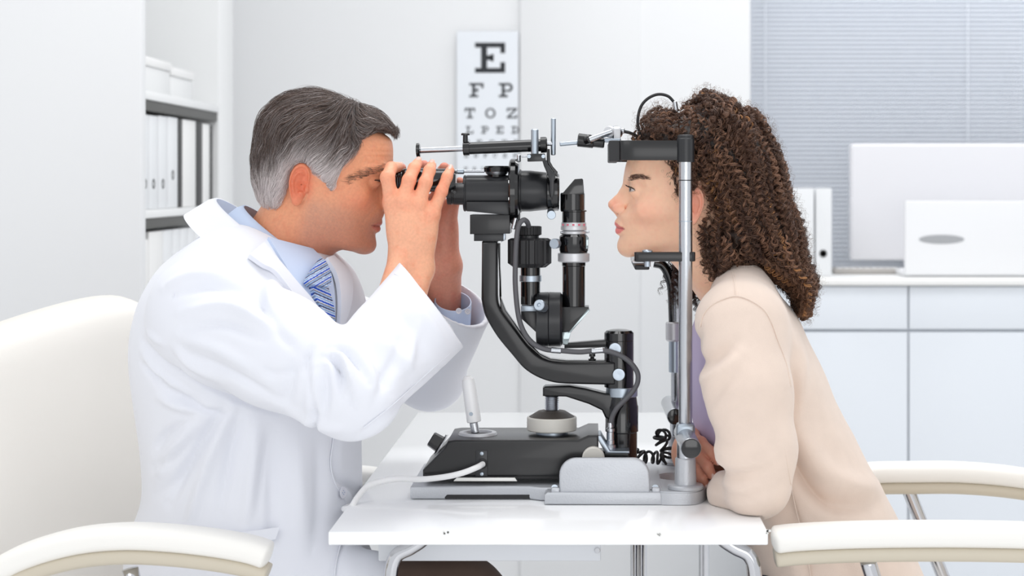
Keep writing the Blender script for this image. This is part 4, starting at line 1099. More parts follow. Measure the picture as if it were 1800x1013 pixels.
def V3(v): return np.array([v[0], v[1], v[2]], float)
A12 = math.radians(12)
MAN = Head(
    P(558, 328, 0), (math.cos(A12), 0, -math.sin(A12)), (math.sin(A12), 0, math.cos(A12)),
    # v, front, widest, back, half width
    [(96, 90, 8, -40, 60), (80, 97, 8, -40, 67), (60, 101, 8, -40, 71), (45, 103.5, 8, -40, 73), (36, 103, 8, -40, 72), (25, 98, 8, -40, 71), (10, 97, 8, -40, 70), (-2, 100, 10, -35, 69), (-12, 104, 10, -32, 67.5),
     (-22, 104.5, 10, -30, 66), (-33, 101.5, 10, -28, 64), (-42, 99.5, 10, -26, 62.5), (-52, 98.5, 12, -24, 60), (-60, 99, 12, -22, 58), (-70, 100, 14, -20, 54), (-80, 95, 16, -16, 50), (-92, 80, 18, -10, 44)],
    (-2, 44, 98, 90, 73, 84), (96, -85, 5, -78),
    dict(bridge=[(96, 36, 8.5), (103, 22, 7.5), (112, 8, 8.5), (116, 0, 9.5)], fill=[(90, 30, 8), (94, 15, 11), (100, 0, 13)], ala=(107, -5, 11.5, 9.0), col=(113, -6, 106, -13), hole=(109, 6, -9.5)),
    dict(uu=100.5, uv=-33.5, ur=4.2, lu=99.5, lv=-43, lr=5.0, cu=84, cy=25, cv=-38.5, su=104.5, sv=-38.2),
    (82, 31, 28, 11.8), (-16, 71.5, 1, 17.0, 30.0, math.radians(-4)),
    [(V3(P(535, 372)), V3(P(455, 520)), .057, .066, .03), (V3(P(528, 405)), V3(P(478, 470)), .046, .05, .03)],
    (86, 0, -69, 14.5, 17, 13.5), (94, 9.5), 1.0,
    dict(open=.16, bumps=[], grooves=[]))
WOM = Head(
    P(1207.5, 362, 0), (-1, 0, 0), (0, 0, 1),
    [(92, 72, 6, -40, 55), (75, 83, 6, -40, 62), (57, 88.5, 6, -40, 66), (45, 90.5, 6, -40, 67.5), (31, 90, 6, -40, 66), (20, 86, 6, -40, 65), (8, 87, 8, -40, 64), (-4, 94, 8, -36, 63), (-14, 102.5, 9, -34, 60),
     (-22, 102.5, 10, -30, 57), (-30, 100.5, 10, -28, 54.5), (-38, 100, 10, -26, 52), (-45, 99, 12, -24, 50), (-54, 100, 12, -22, 47.5), (-63, 98.5, 14, -20, 44), (-72, 92, 16, -16, 40), (-84, 80, 18, -10, 34)],
    (0, 40, 90, 84, 68, 80), (88, -77, 15, -58),
    dict(bridge=[(85, 31, 7.0), (93.5, 19, 6.2), (103, 8, 6.6), (108.7, 2, 8.0)], fill=[(80, 30, 8), (85, 16, 10), (93, 2, 11.5)], ala=(101, -4.0, 10.0, 7.6), col=(108, -5, 102.5, -11.5), hole=(104.5, 5.2, -7.5)),
    dict(uu=101.5, uv=-25.5, ur=5.6, lu=100.2, lv=-36.8, lr=6.0, cu=87, cy=22.5, cv=-34.0, su=106.8, sv=-31.0),
    (74.5, 31, 24.5, 12.0), (-8, 66, 2, 15.5, 27.0, math.radians(0)),
    [(V3(P(1232, 395)), V3(P(1300, 505)), .048, .056, .03), (V3(P(1195, 420)), V3(P(1262, 478)), .030, .040, .028)],
    (86.5, 0, -61, 14, 14, 13.5), (82, 8.0), 1.0,
    dict(open=.80, bumps=[]))

def skin_colors(H, v, base, lip, red, stub=None, lipbox=None):
    q = H.loc(v); u, y, z = q[:, 0], np.abs(q[:, 1]), q[:, 2]
    c = np.tile(np.array(lin(base)), (len(v), 1))
    def mixin(col, w):
        w = np.clip(w, 0, 1)[:, None]; c[:] = c * (1 - w) + np.array(lin(col)) * w
    eu, ey, ev, er = H.eye; Lp = H.lips
    n = noise3(v * 180, 5, 3)
    mixin(red, .35 * np.exp(-(((u - eu + 14) / 26) ** 2 + ((y - 48) / 22) ** 2 + ((z + 8) / 20) ** 2)))
    mixin(red, .55 * np.exp(-(((u - H.nose['bridge'][-1][0]) / 12) ** 2 + ((z - H.nose['bridge'][-1][1]) / 12) ** 2)))
    ea = H.ear; mixin(red, .75 * np.exp(-(((u - ea[0]) / 20) ** 2 + ((z - ea[2]) / 34) ** 2) ** 2) * (y > ea[1] - 4))
    mixin(red, .16 * np.clip(n * 2, 0, 1))
    if stub:
        w = 1 / (1 + np.exp((z + 22 + (u - 60) * .10) / 7.0)) * np.clip((u + 12) / 22, 0, 1) * np.clip((z + 125) / 20, 0, 1)
        g = noise3(v * 1400, 9, 1) * .5 + .5
        mixin(stub, w * (.30 + .35 * g))
    # lips: the red between a bow-shaped upper edge and a curved lower edge
    t = np.clip(y / Lp['cy'], 0, 1); mid = Lp['sv'] + (Lp['cv'] - Lp['sv']) * t
    top = mid + (Lp['uv'] - Lp['sv'] + Lp['ur'] * .62) * (1 - t ** 2.2) + np.where(y < 5, -(5 - y) * .2, 0); bot = mid + (Lp['lv'] - Lp['sv'] - Lp['lr'] * .75) * (1 - t ** 2.4)
    e = np.minimum(top - z, z - bot)
    mixin(lip, np.clip(e / .7 + .5, 0, 1) * (u > Lp['cu'] - 1.5) * (y < Lp['cy'] + 1) * .85)
    mixin((120, 60, 58), .6 * np.exp(-((z - mid) / .9) ** 2) * (u > Lp['cu']) * (y < Lp['cy']))
    # lid line
    es = np.linalg.norm(np.stack([u, y, z], 1) - np.array([eu, ey, ev]), axis=1)
    return c
# ------------------------------------------------------------------ strands that lie on a surface
def strands_on(F, p, dirs, L, K=9, lift=0.0, arch=0.0, keep=1.0, wob=0.0, bend=None, seed=1):
    """march each strand along dirs(p) on the iso-surface F = lift; returns (N, K, 3)"""
    r = np.random.default_rng(seed); N = len(p); out = np.zeros((N, K, 3)); out[:, 0] = p
    L = np.broadcast_to(L, (N,)); rnd = r.normal(size=(N, 3)) * wob
    q = p.copy()
    for k in range(1, K):
        g = grad(F, q, .0015); g /= np.linalg.norm(g, axis=1, keepdims=True) + 1e-9
        d = dirs(q) + rnd
        d -= g * np.sum(d * g, 1, keepdims=True) * keep; d /= np.linalg.norm(d, axis=1, keepdims=True) + 1e-9
        q = q + d * (L / (K - 1))[:, None]
        if keep > 0:
            t = k / (K - 1); tgt = lift + arch * math.sin(PI * t)
            g = grad(F, q, .0015); g /= np.linalg.norm(g, axis=1, keepdims=True) + 1e-9
            q = q - g * (F(q) - tgt)[:, None] * keep
        out[:, k] = q
    return out
def strand_mesh(paths, r0, cols, seg=3):
    N, K, _ = paths.shape; t = np.linspace(0, 1, K)
    r0 = np.broadcast_to(r0, (N,))
    rad = r0[:, None] * (1 - .75 * t[None] ** 2)
    me = tubes_mesh(paths, rad, seg)
    set_col(me, np.repeat(cols, K * seg, 0)); return me
def mesh_surface_points(v, qd, n, seed=0):
    r = np.random.default_rng(seed)
    a = v[qd[:, 1]] - v[qd[:, 0]]; b = v[qd[:, 3]] - v[qd[:, 0]]; ar = np.linalg.norm(np.cross(a, b), axis=1)
    i = r.choice(len(qd), n, p=ar / ar.sum()); s, t = r.random((2, n))
    return v[qd[i, 0]] * ((1 - s) * (1 - t))[:, None] + v[qd[i, 1]] * (s * (1 - t))[:, None] + v[qd[i, 2]] * (s * t)[:, None] + v[qd[i, 3]] * ((1 - s) * t)[:, None]

mat('skin_man', (205, 150, 122), 0.42, attr='Col', var=.07, vscale=260, sss=.22, bump=.30, bscale=900, spec=.35, bdist=.0006)
mat('skin_woman', (228, 182, 158), 0.40, attr='Col', var=.025, vscale=160, sss=.22, bump=.08, bscale=900, spec=.35, bdist=.0005)
mat('hair', (80, 60, 50), 0.42, attr='Col', spec=.4)
mat('eye', (235, 232, 228), 0.08, attr='Col', coat=.6)
mat('coat', (230, 232, 239), 0.75, sheen=.15)
mat('shirt', (198, 212, 236), 0.7)
mat('shirt_dark', (120, 146, 196), 0.7)
mat('tie', (120, 150, 200), 0.45, attr='Col')
mat('trousers', (84, 66, 56), 0.8)
mat('button', (226, 226, 234), 0.3)
mat('shoe', (38, 32, 30), 0.35)

def eq(px, py, Y):
    """photo pixel at depth Y -> the same point's coordinates (x, z) in metres"""
    return XS(px, Y), ZS(py, Y)

man = empty('person', (XS(450), 0, 0), 'grey-haired man in a white lab coat looking through the microscope eyepieces', 'person')

# hands (world metres)
def pw(px, py, Y): return V3(P(px, py, Y))
def finger(p, pts, rs, k=.004):
    return chain_sdf(p, pts, rs, k)
HN = dict(
    index=([(689, 356, -.076), (681, 312, -.082), (688, 295, -.064), (700, 294, -.042)], [.0108, .0100, .0086, .0076]),
    middle=([(709, 354, -.082), (719, 317, -.080), (728, 296, -.068), (734, 287, -.052)], [.0108, .0096, .0085, .0074]),
    ring=([(735, 360, -.081), (748, 321, -.079), (755, 300, -.068), (758.5, 291.5, -.053)], [.0104, .0094, .0083, .0072]),
    pinky=([(759, 378, -.076), (776, 337, -.072), (786, 311, -.065), (791, 300, -.056)], [.0096, .0086, .0076, .0066]))
HF = dict(
    index=([(708, 356, .080), (699, 318, .082), (698, 300, .062), (705, 296, .040)], [.0110, .0104, .0090, .0080]),
    middle=([(738, 354, .086), (738, 318, .082), (742, 297, .064), (745, 291, .044)], [.0110, .0104, .0092, .0080]),
    ring=([(768, 356, .086), (774, 322, .082), (779, 301, .064), (781, 295, .044)], [.0110, .0102, .0090, .0080]),
    pinky=([(790, 372, .080), (803, 342, .076), (808, 326, .062), (808, 320, .046)], [.0104, .0092, .0082, .0072]))
def hand_field(H, wrist, wr, thumb, elbow, palm_y, webs=True):
    names = ['index', 'middle', 'ring', 'pinky']
    W = [pw(*w) for w in wrist]
    fg = {n: ([pw(*a) for a in H[n][0]], H[n][1]) for n in names}
    th = [pw(*a) for a in thumb[0]]
    E = pw(*elbow)
    cen = sum(fg[n][0][0] for n in names) / 4 * .55 + (W[0] + W[1]) / 2 * .45
    allp = np.array([x for n in names for x in fg[n][0]] + W + th)
    lo_, hi_ = allp.min(0) - .03, allp.max(0) + .03
    def F(p):
        # metacarpal block
        f = None
        for i, n in enumerate(names):
            t = i / 3; w = W[0] * (1 - t) + W[1] * t
            g = cap_sdf(p, fg[n][0][0], w, .0128 if i < 3 else .0118, .0155)
            f = g if f is None else smin(f, g, .014)
        f = smin(f, ell_sdf(p, cen, (.030, .0165, .034)), .014)
        d = E - (W[0] + W[1]) / 2
        for w in W: f = smin(f, cap_sdf(p, w, w + d * .9, wr, wr * 1.12), .012)
        fs = None
        for n in names:
            pts, rs = fg[n]; g = finger(p, pts, rs)
            # joints a little thicker, tips rounded
            g = smin(g, np.linalg.norm(p - pts[1], axis=-1) - rs[1] * 1.0, .002)
            fs = g if fs is None else np.minimum(fs, g)
            f2 = cap_sdf(p, pts[0], pts[0] * .6 + pts[1] * .4, rs[0], rs[0] * .95)
            f = smin(f, f2, .007)
        f = smin(f, fs, .0025)
        g = finger(p, th, thumb[1]); f = smin(f, g, .008)
        # knuckles
        for i, n in enumerate(names):
            side = np.array([0, -1.0 if palm_y < 0 else 1.0, 0])
            f = smin(f, np.linalg.norm(p - (fg[n][0][0] + side * .0035), axis=-1) - .0102, .006)
        return f
    return F, lo_, hi_, fg
FN, nlo, nhi, fgN = hand_field(HN, [(706, 452, -.084), (741, 474, -.080)], .0175, ([(704, 440, -.066), (712, 402, -.046), (728, 372, -.030), (742, 356, -.012)], [.015, .0135, .0115, .0098]), (665, 660, -.20), -1)
FFar, flo, fhi, fgF = hand_field(HF, [(768, 462, .088), (790, 468, .090)], .0185, ([(760, 440, .078), (748, 402, .060), (744, 374, .044), (748, 358, .022)], [.015, .014, .0118, .0100]), (775, 640, .19), 1)
def nails(fg, side):
    out = []
    for n in fg:
        pts, rs = fg[n]; out.append((pts[-1], pts[-1] - pts[-2], rs[-1]))
    return out
def hand_cols(v, fg, base, red, nail):
    c = np.tile(np.array(lin(base)), (len(v), 1))
    n = np.clip(noise3(v * 90, 3, 3) * 1.6, 0, 1)[:, None] * .35; c = c * (1 - n) + np.array(lin(red)) * n
    for k in fg:
        pts, rs = fg[k]
        for j, (rad, amt) in ((0, (.016, .35)), (1, (.012, .55)), (2, (.009, .4)), (3, (.011, .45))):
            w = (np.exp(-(np.linalg.norm(v - pts[j], axis=1) / rad) ** 2) * amt)[:, None]; c = c * (1 - w) + np.array(lin(red)) * w
    return c

# body: head and neck, hands and forearms finely, the covered trunk and legs coarsely, in ONE mesh
def wrinkle(u, y, v, a, b, w):
    """2-D distance from the segment a-b in the side view"""
    a = np.array(a, float); b = np.array(b, float); e = b - a
    t = np.clip(((u - a[0]) * e[0] + (v - a[1]) * e[1]) / (e @ e), 0, 1)
    return np.exp(-(((u - a[0] - e[0] * t) ** 2 + (v - a[1] - e[1] * t) ** 2) / w ** 2)) * np.sin(PI * (.12 + .76 * t))
def man_disp(p):
    q = MAN.loc(p); u, y, v = q[:, 0], np.abs(q[:, 1]), q[:, 2]; d = np.zeros(len(p))
    sc_ = (u > 40) * (y > 4)
    for a, b, w, A in (((62, 58), (104, 66), 1.6, .55), ((66, 66), (104, 74), 1.5, .5), ((60, 50), (98, 53), 1.6, .45), ((64, 76), (102, 82), 1.5, .35),
                       ((66, 26), (44, 6), 1.3, .6), ((66, 29), (42, 18), 1.3, .5), ((66, 32), (44, 32), 1.3, .5), ((72, 19), (52, 0), 1.4, .35),
                       ((98, -8), (79, -40), 2.4, .9), ((78, 14), (60, -2), 1.8, .35)):
        d -= wrinkle(u, y, v, a, b, w) * A * sc_
    return d / 1000
hv, hq = polygonise(lambda p: MAN.F(p), (XS(410), -.12, ZS(545)), (XS(722), .12, ZS(170)), .0016, lip=3.5, disp=man_disp)
hc = skin_colors(MAN, hv, (230, 160, 122), (200, 116, 102), (222, 112, 82), stub=(166, 130, 116))
# neck redness
w = np.clip((ZS(370) - hv[:, 2]) / .05, 0, 1)[:, None] * .35; hc = hc * (1 - w) + np.array(lin((196, 112, 84))) * w
nv_, nq = polygonise(FN, np.minimum(nlo, pw(640, 560, -.20)), np.maximum(nhi, pw(760, 300, -.02)), .0022, lip=1.8)
fv_, fq = polygonise(FFar, np.minimum(flo, pw(740, 640, .02)), np.maximum(fhi, pw(830, 300, .16)), .0024, lip=1.8)
nc = hand_cols(nv_, fgN, (240, 178, 144), (232, 128, 98), (236, 190, 178)); fc_ = hand_cols(fv_, fgF, (222, 152, 128), (214, 120, 104), (236, 190, 178))
def trunk_man(p):
    f = chain_sdf(p, [pw(455, 520, 0), pw(445, 640, 0), pw(445, 800, 0), pw(445, 1000, 0)], [.075, .12, .115, .13], .05)
    f = smin(f, chain_sdf(p, [pw(400, 560, -.16), pw(612, 690, -.27), pw(720, 520, -.12)], [.05, .036, .018], .02), .03)
    f = smin(f, chain_sdf(p, [pw(510, 560, .17), pw(758, 664, .22), pw(785, 590, .13)], [.045, .026, .016], .02), .03)
    for Y in (-.10, .10): f = smin(f, chain_sdf(p, [pw(450, 1070, Y), pw(800, 1088, Y * 1.2), pw(790, 1500, Y * 1.2), pw(800, 1640, Y * 1.2)], [.075, .05, .04, .035], .02), .03)
    return f
tv, tq = polygonise(trunk_man, (XS(260), -.36, .03), (XS(900), .36, 1.08), .012, lip=1.5)
off = [0, len(hv), len(hv) + len(nv_), len(hv) + len(nv_) + len(fv_)]
me = mesh_np(np.concatenate([hv, nv_, fv_, tv]), np.concatenate([hq + off[0], nq + off[1], fq + off[2], tq + off[3]]))
set_col(me, np.concatenate([hc, nc, fc_, np.tile(np.array(lin((212, 150, 120))), (len(tv), 1))]))
body_m = link('body', me, MATS['skin_man'], man)

def nail_mesh(fg, outward, size=.78):
    bms = []
    for n in fg:
        pts, rs = fg[n]; tip, prev = pts[-1], pts[-2]
        ax = (tip - prev); ax /= np.linalg.norm(ax); o = np.array(outward, float); o -= ax * (o @ ax); o /= np.linalg.norm(o); sd = np.cross(ax, o); r = rs[-1]
        bm = bmesh.new(); g = []
        for i in range(7):
            row = []
            for j in range(7):
                a = (i / 6 - .5) * 1.9; t = (j / 6 - .45) * r * 1.7
                rim = 1 - .25 * max(0, (j / 6 - .6)) * abs(a)
                q = tip + sd * math.sin(a) * r * size * rim + o * (math.cos(a) * r * .86 + r * .18) + ax * (t - abs(a) * .0008)
                row.append(bm.verts.new(q))
            g.append(row)
        for i in range(6):
            for j in range(6): bm.faces.new((g[i][j], g[i + 1][j], g[i + 1][j + 1], g[i][j + 1]))
        bms.append(bm)
    bm = join_bm(*bms); return me_from(bm, 80)
mat('nail', (234, 184, 168), .25, coat=.3)
link('fingernails', nail_mesh(fgN, (0, -.75, .65)), MATS['nail'], man)

# eyes
def eyes(H, parent, iris):
    for sg in (-1, 1):
        eu, ey, ev, er = H.eye; c = H.wor(np.array([eu, sg * ey, ev])); bm = bmesh.new()
        bmesh.ops.create_uvsphere(bm, u_segments=48, v_segments=32, radius=er / 1000.0); me = me_from(bm, 180)
        co = np.empty(len(me.vertices) * 3, np.float32); me.vertices.foreach_get('co', co); co = co.reshape(-1, 3)
        ang = np.degrees(np.arccos(np.clip(co @ H.fw.astype(np.float32) / (er / 1000), -1, 1)))
        cols = np.tile(np.array(lin((206, 196, 192))), (len(co), 1)); cols[ang < 38] = lin(iris); cols[ang < 15] = (.004, .004, .004)
        set_col(me, cols); me.transform(Matrix.Translation(Vector(c)))
        link('eye', me, MATS['eye'], parent)
eyes(MAN, man, (86, 70, 58))

# hair -------------------------------------------------------------
MH = [(440, 352), (443, 335), (445, 300), (445.5, 273), (450, 227), (462, 195), (484, 172), (512, 157), (537, 151.5), (563, 152), (591, 157), (619, 169), (640, 178), (662, 188), (683, 192.5), (700, 202), (707, 206), (706, 218), (701, 230), (693, 244),
      (684, 236), (668, 231), (655, 236), (640, 247), (627, 268), (612, 284), (601, 296), (594, 312), (588, 330), (583, 336), (577, 330), (571, 322), (562, 312), (552, 303), (546, 296), (538, 288), (530, 284), (518, 288), (509, 300), (505, 320), (500, 340), (494, 356), (482, 366), (468, 368), (455, 366), (443, 358)]
MHw = [eq(x, y, 0) for x, y in MH]
# the part of the outline on the near temple is seen at its own depth
MHw = [eq(x, y, 0 if i < 20 else -.045 if i < 24 else -.068) for i, (x, y) in enumerate(MH)]
def man_cap(p):
    q = MAN.loc(p); u, y, v = q[:, 0], q[:, 1], q[:, 2]
    au = np.where(u > -5, 112, 99); av = np.where(v > 45, 93, 100); ex = 2.45
    k = (np.abs((u + 5) / au) ** ex + np.abs(y / 79.5) ** 2.3 + np.abs((v - 45) / av) ** ex) ** (1 / 2.4)
    return (k - 1) * 82 / 1000
def man_hairF(p, ins=0.0):
    d2 = poly_sdf2(p[:, 0], p[:, 2], MHw)
    base = smin(man_cap(p), MAN.F(p, True) - .006, .01)
    return smax(base + ins, d2 + ins * .6, .012)
def man_hair_solid(p):
    q = MAN.loc(p)
    n = noise3(np.stack([q[:, 0] * .05 + q[:, 2] * .05, q[:, 1] * .12, (q[:, 2] - q[:, 0] * .35) * .16], -1), 4, 2)
    return man_hairF(p, .0025) + n * .0034
sv, sq = polygonise(man_hair_solid, (XS(430), -.105, ZS(378)), (XS(716), .105, ZS(140)), .0032, lip=2.0)
def man_dirs(p):
    q = MAN.loc(p); u, y, v = q[:, 0], q[:, 1], q[:, 2]
    # local field: forward over the crown, back and down on the sides
    top = 1 / (1 + np.exp(-(v - 66 - .15 * (60 - u)) / 9.0))
    front = np.clip((u - 10) / 50, 0, 1)
    side = np.stack([-.55 - .35 * np.clip(u / 80, -1, 1), 0 * u, -1.0 + .2 * np.clip(u / 60, 0, 1)], -1)
    back = np.clip((-u - 40) / 40, 0, 1)[:, None]; side = side * (1 - back) + np.array([.05, 0, -1.0]) * back
    mid = np.exp(-((u - 22) / 22) ** 2)
    tp = np.stack([.95 * front - .55 * (1 - front), 1.1 * np.sign(y + .5) * mid, .22 * front - .55 * (1 - front) - .5 * mid], -1)
    # let the fringe sweep up and forward
    d = side * (1 - top)[:, None] + tp * top[:, None]
    cn = np.stack([u * .075, y * .075, v * .075], -1)
    d = d + np.stack([noise3(cn, 21, 2), noise3(cn, 22, 2), noise3(cn, 23, 2)], -1) * np.array([.55, .5, .55])
    return d[:, 0:1] * MAN.fw + d[:, 1:2] * np.array([0, 1.0, 0]) + d[:, 2:3] * MAN.up
shell_v, shell_q = polygonise(lambda p: man_hairF(p, .002), (XS(430), -.105, ZS(378)), (XS(716), .105, ZS(140)), .004, newton=1, lip=2.0)
NS = 27000
sp = mesh_surface_points(shell_v, shell_q, NS, 11)
ok = MAN.F(sp, True) > -.0015; sp = sp[ok]; NS = len(sp)
hairF2 = lambda p: man_hairF(p, 0.0)
ql = MAN.loc(sp)
topw = 1 / (1 + np.exp(-(ql[:, 2] - 66) / 10))
Ls = (.020 + .018 * RNG.random(NS)) * (1 + .5 * topw) * np.where(ql[:, 2] < 0, .75, 1)
lf = RNG.choice([-.0008, .0006, .0014, .0028], NS) + noise3(sp * 95, 31, 2) * .0035
paths = strands_on(hairF2, sp, man_dirs, Ls, K=7, lift=0, wob=.10, seed=3)
g = grad(hairF2, sp, .0015); g /= np.linalg.norm(g, axis=1, keepdims=True) + 1e-9
arch = np.sin(np.linspace(0, 1, 7) * PI * .75)[None, :, None]
paths = paths + g[:, None] * (lf * (1 + topw))[:, None, None] * arch
# silver at the temples and sides, brown on the crown
grey = np.clip(1 / (1 + np.exp((ql[:, 2] - 62 + np.where(ql[:, 0] < -20, (-20 - ql[:, 0]) * .75, 0)) / 11.0)) + RNG.normal(size=NS) * .22, 0, 1)
dk = np.array(lin((58, 45, 40))); md = np.array(lin((126, 103, 91))); gy = np.array(lin((255, 246, 244))) * 1.0
rr1 = RNG.random(NS)[:, None] ** 1.6
brown = dk * (1 - rr1) + md * rr1
gmix = np.clip(grey[:, None] * (.72 + .45 * RNG.random(NS)[:, None]), 0, 1)
cols = brown * (1 - gmix) + gy * gmix
ms = mesh_np(sv, sq); qq = MAN.loc(sv)
gs = np.clip(1 / (1 + np.exp((qq[:, 2] - 60 + np.where(qq[:, 0] < -20, (-20 - qq[:, 0]) * .75, 0)) / 11.0)), 0, 1)[:, None] * .75
set_col(ms, np.array(lin((52, 44, 43))) * (1 - gs) + np.array(lin((222, 210, 208))) * gs)
hs = strand_mesh(paths, .00014 + .00013 * RNG.random(NS), cols)
hair = link('hair', ms, MATS['hair'], man, label='short brown hair greying to silver at the sides')
link('hair_strands', hs, MATS['hair'], hair, kind='stuff')
# eyebrows
def brow(H, hv_, poly, col, n, r, parent, Lb=.009, down=-.1, Ymid=-.045):
    pw_ = [eq(x, y, Ymid) for x, y in poly]
    q = H.loc(hv_)
    d2 = poly_sdf2(hv_[:, 0], hv_[:, 2], pw_)
    sel = np.where((d2 < .001) & (np.abs(q[:, 1]) > 8) & (q[:, 0] > 45))[0]
    i = RNG.choice(sel, n); p = hv_[i] + RNG.normal(size=(n, 3)) * .0006
    def dr(x):
        qq = H.loc(x); d = np.stack([-.62 + 0 * qq[:, 0], np.sign(qq[:, 1]) * .6, down + 0 * qq[:, 0]], -1)
        return d[:, 0:1] * H.fw + d[:, 1:2] * np.array([0, 1.0, 0]) + d[:, 2:3] * H.up
    pa = strands_on(lambda x: H.F(x, True), p, dr, Lb * (.6 + .6 * RNG.random(n)), K=5, lift=.0007, wob=.13, seed=8)
    cc = np.array(lin(col)) * (.6 + .8 * RNG.random((n, 1)))
    link('eyebrows', strand_mesh(pa, r, cc), MATS['hair'], parent)
brow(MAN, hv, [(612, 318), (630, 305), (650, 297), (672, 291), (690, 290), (690, 297), (672, 301), (650, 307), (632, 316), (616, 323)], (112, 90, 76), 480, .00018, man)

# lashes of the man's lowered lids
def lashes(H, parent, op, n, L0, r):
    pa = []; eu, ey, ev, er = H.eye
    for sg_ in (-1, 1):
        for i in range(n):
            t = -.9 + 1.85 * i / (n - 1); ph = math.radians(14 + 62 * t); hv_ = 4.2 * op * (1 - t * t) - 1.2 * t
            rr = er * 1.06; z = min(hv_, rr * .95); h = math.sqrt(rr * rr - z * z)
            b = np.array([eu + h * math.cos(ph), sg_ * (ey + h * math.sin(ph)), ev + z]); o = np.array([math.cos(ph), sg_ * math.sin(ph), .05])
            L = L0 * (.7 + .3 * random.random())
            pa.append([H.wor(b + o * L * k + np.array([0, 0, L * .6 * k * k])) for k in (0, .25, .5, .75, 1)])
    link('eyelashes', strand_mesh(np.array(pa), r, np.tile(np.array(lin((36, 26, 24))), (len(pa), 1))), MATS['hair'], parent)
lashes(MAN, man, .16, 60, 5.5, .00026)
# ------------------------------------------------------------------ clothing
def interp_rows(rows): return catmull_tab(rows, 10)
def torso_field(rows, yaw=0.0):
    """rows: (photo y at Y=0, left x, right x, half depth share, half width, centre Y); sections ellipses turned by yaw"""
    T = []
    cs, sn = math.cos(yaw), math.sin(yaw)
    for py, l, r, b, cy in rows:
        half = (r - l) / 2 * SC(); a = math.sqrt(max(half * half - (b * sn) ** 2, (half * .55) ** 2)) / max(cs, .2)
        T.append((ZS(py), XS((l + r) / 2), a, b, cy))
    T = catmull_tab(T, 10)
    def F(p, grow=0.0):
        z = p[..., 2]; zi = np.clip(z, T[0, 0], T[-1, 0])
        xc, a, b, cy = [np.interp(zi, T[:, 0], T[:, i]) for i in (1, 2, 3, 4)]
        dx, dy = p[..., 0] - xc, p[..., 1] - cy
        u = dx * cs - dy * sn; w = dx * sn + dy * cs
        f = (np.sqrt((u / (a + grow)) ** 2 + (w / (b + grow)) ** 2) - 1) * np.minimum(a, b)
        return smax(smax(f, z - T[-1, 0], .03), T[0, 0] - z, .03)
    return F
def folds_disp(strokes, near=lambda p: p[:, 1] < .02, scale=1.0):
    """strokes: (list of photo points, depth Y, width m, height m); + ridge, - crease; only in the side view"""
    S = []
    for pts, Y, w, A in strokes:
        S.append((spline([np.array([XS(x, Y), ZS(y, Y)]) for x, y in pts], 6), w * .78, A))
    def D(p):
        d = np.zeros(len(p)); m = near(p); q = p[m][:, [0, 2]]
        acc = np.zeros(len(q))
        for pl, w, A in S:
            lo_, hi_ = pl.min(0) - 3 * w, pl.max(0) + 3 * w
            k = ((q >= lo_) & (q <= hi_)).all(1)
            if not k.any(): continue
            qq = q[k]; best = np.full(len(qq), 9.0); tt = np.zeros(len(qq)); n = len(pl) - 1
            for i in range(n):
                a, e = pl[i], pl[i + 1] - pl[i]
                t = np.clip(((qq - a) @ e) / (e @ e + 1e-12), 0, 1); dd = np.linalg.norm(qq - a - t[:, None] * e, axis=1)
                c = dd < best; best[c] = dd[c]; tt[c] = (i + t[c]) / n
            acc[k] += A * np.exp(-(best / w) ** 2) * np.sin(PI * np.clip(tt, .04, .96)) ** .6
        d[m] = acc * scale
        return d
    return D
def cam_rays(px, py):
    o = np.array([0, -DIST, CAM_Z]); d = np.stack([(px - 1040) / FPX, np.ones_like(px), -(py - 320) / FPX], -1)
    return o, d / np.linalg.norm(d, axis=-1, keepdims=True)
def project_px(F, px, py, t0=2.0, steps=60, far=3.4):
    """first surface of F met by the sight line through photo pixel (px, py)"""
    px = np.asarray(px, float); py = np.asarray(py, float); o, d = cam_rays(px, py); t = np.full(px.shape, t0)
    for _ in range(steps):
        f = F(o + d * t[..., None]); t = np.minimum(t + np.clip(f, -.02, .05) * .8, far)
    return o + d * t[..., None]
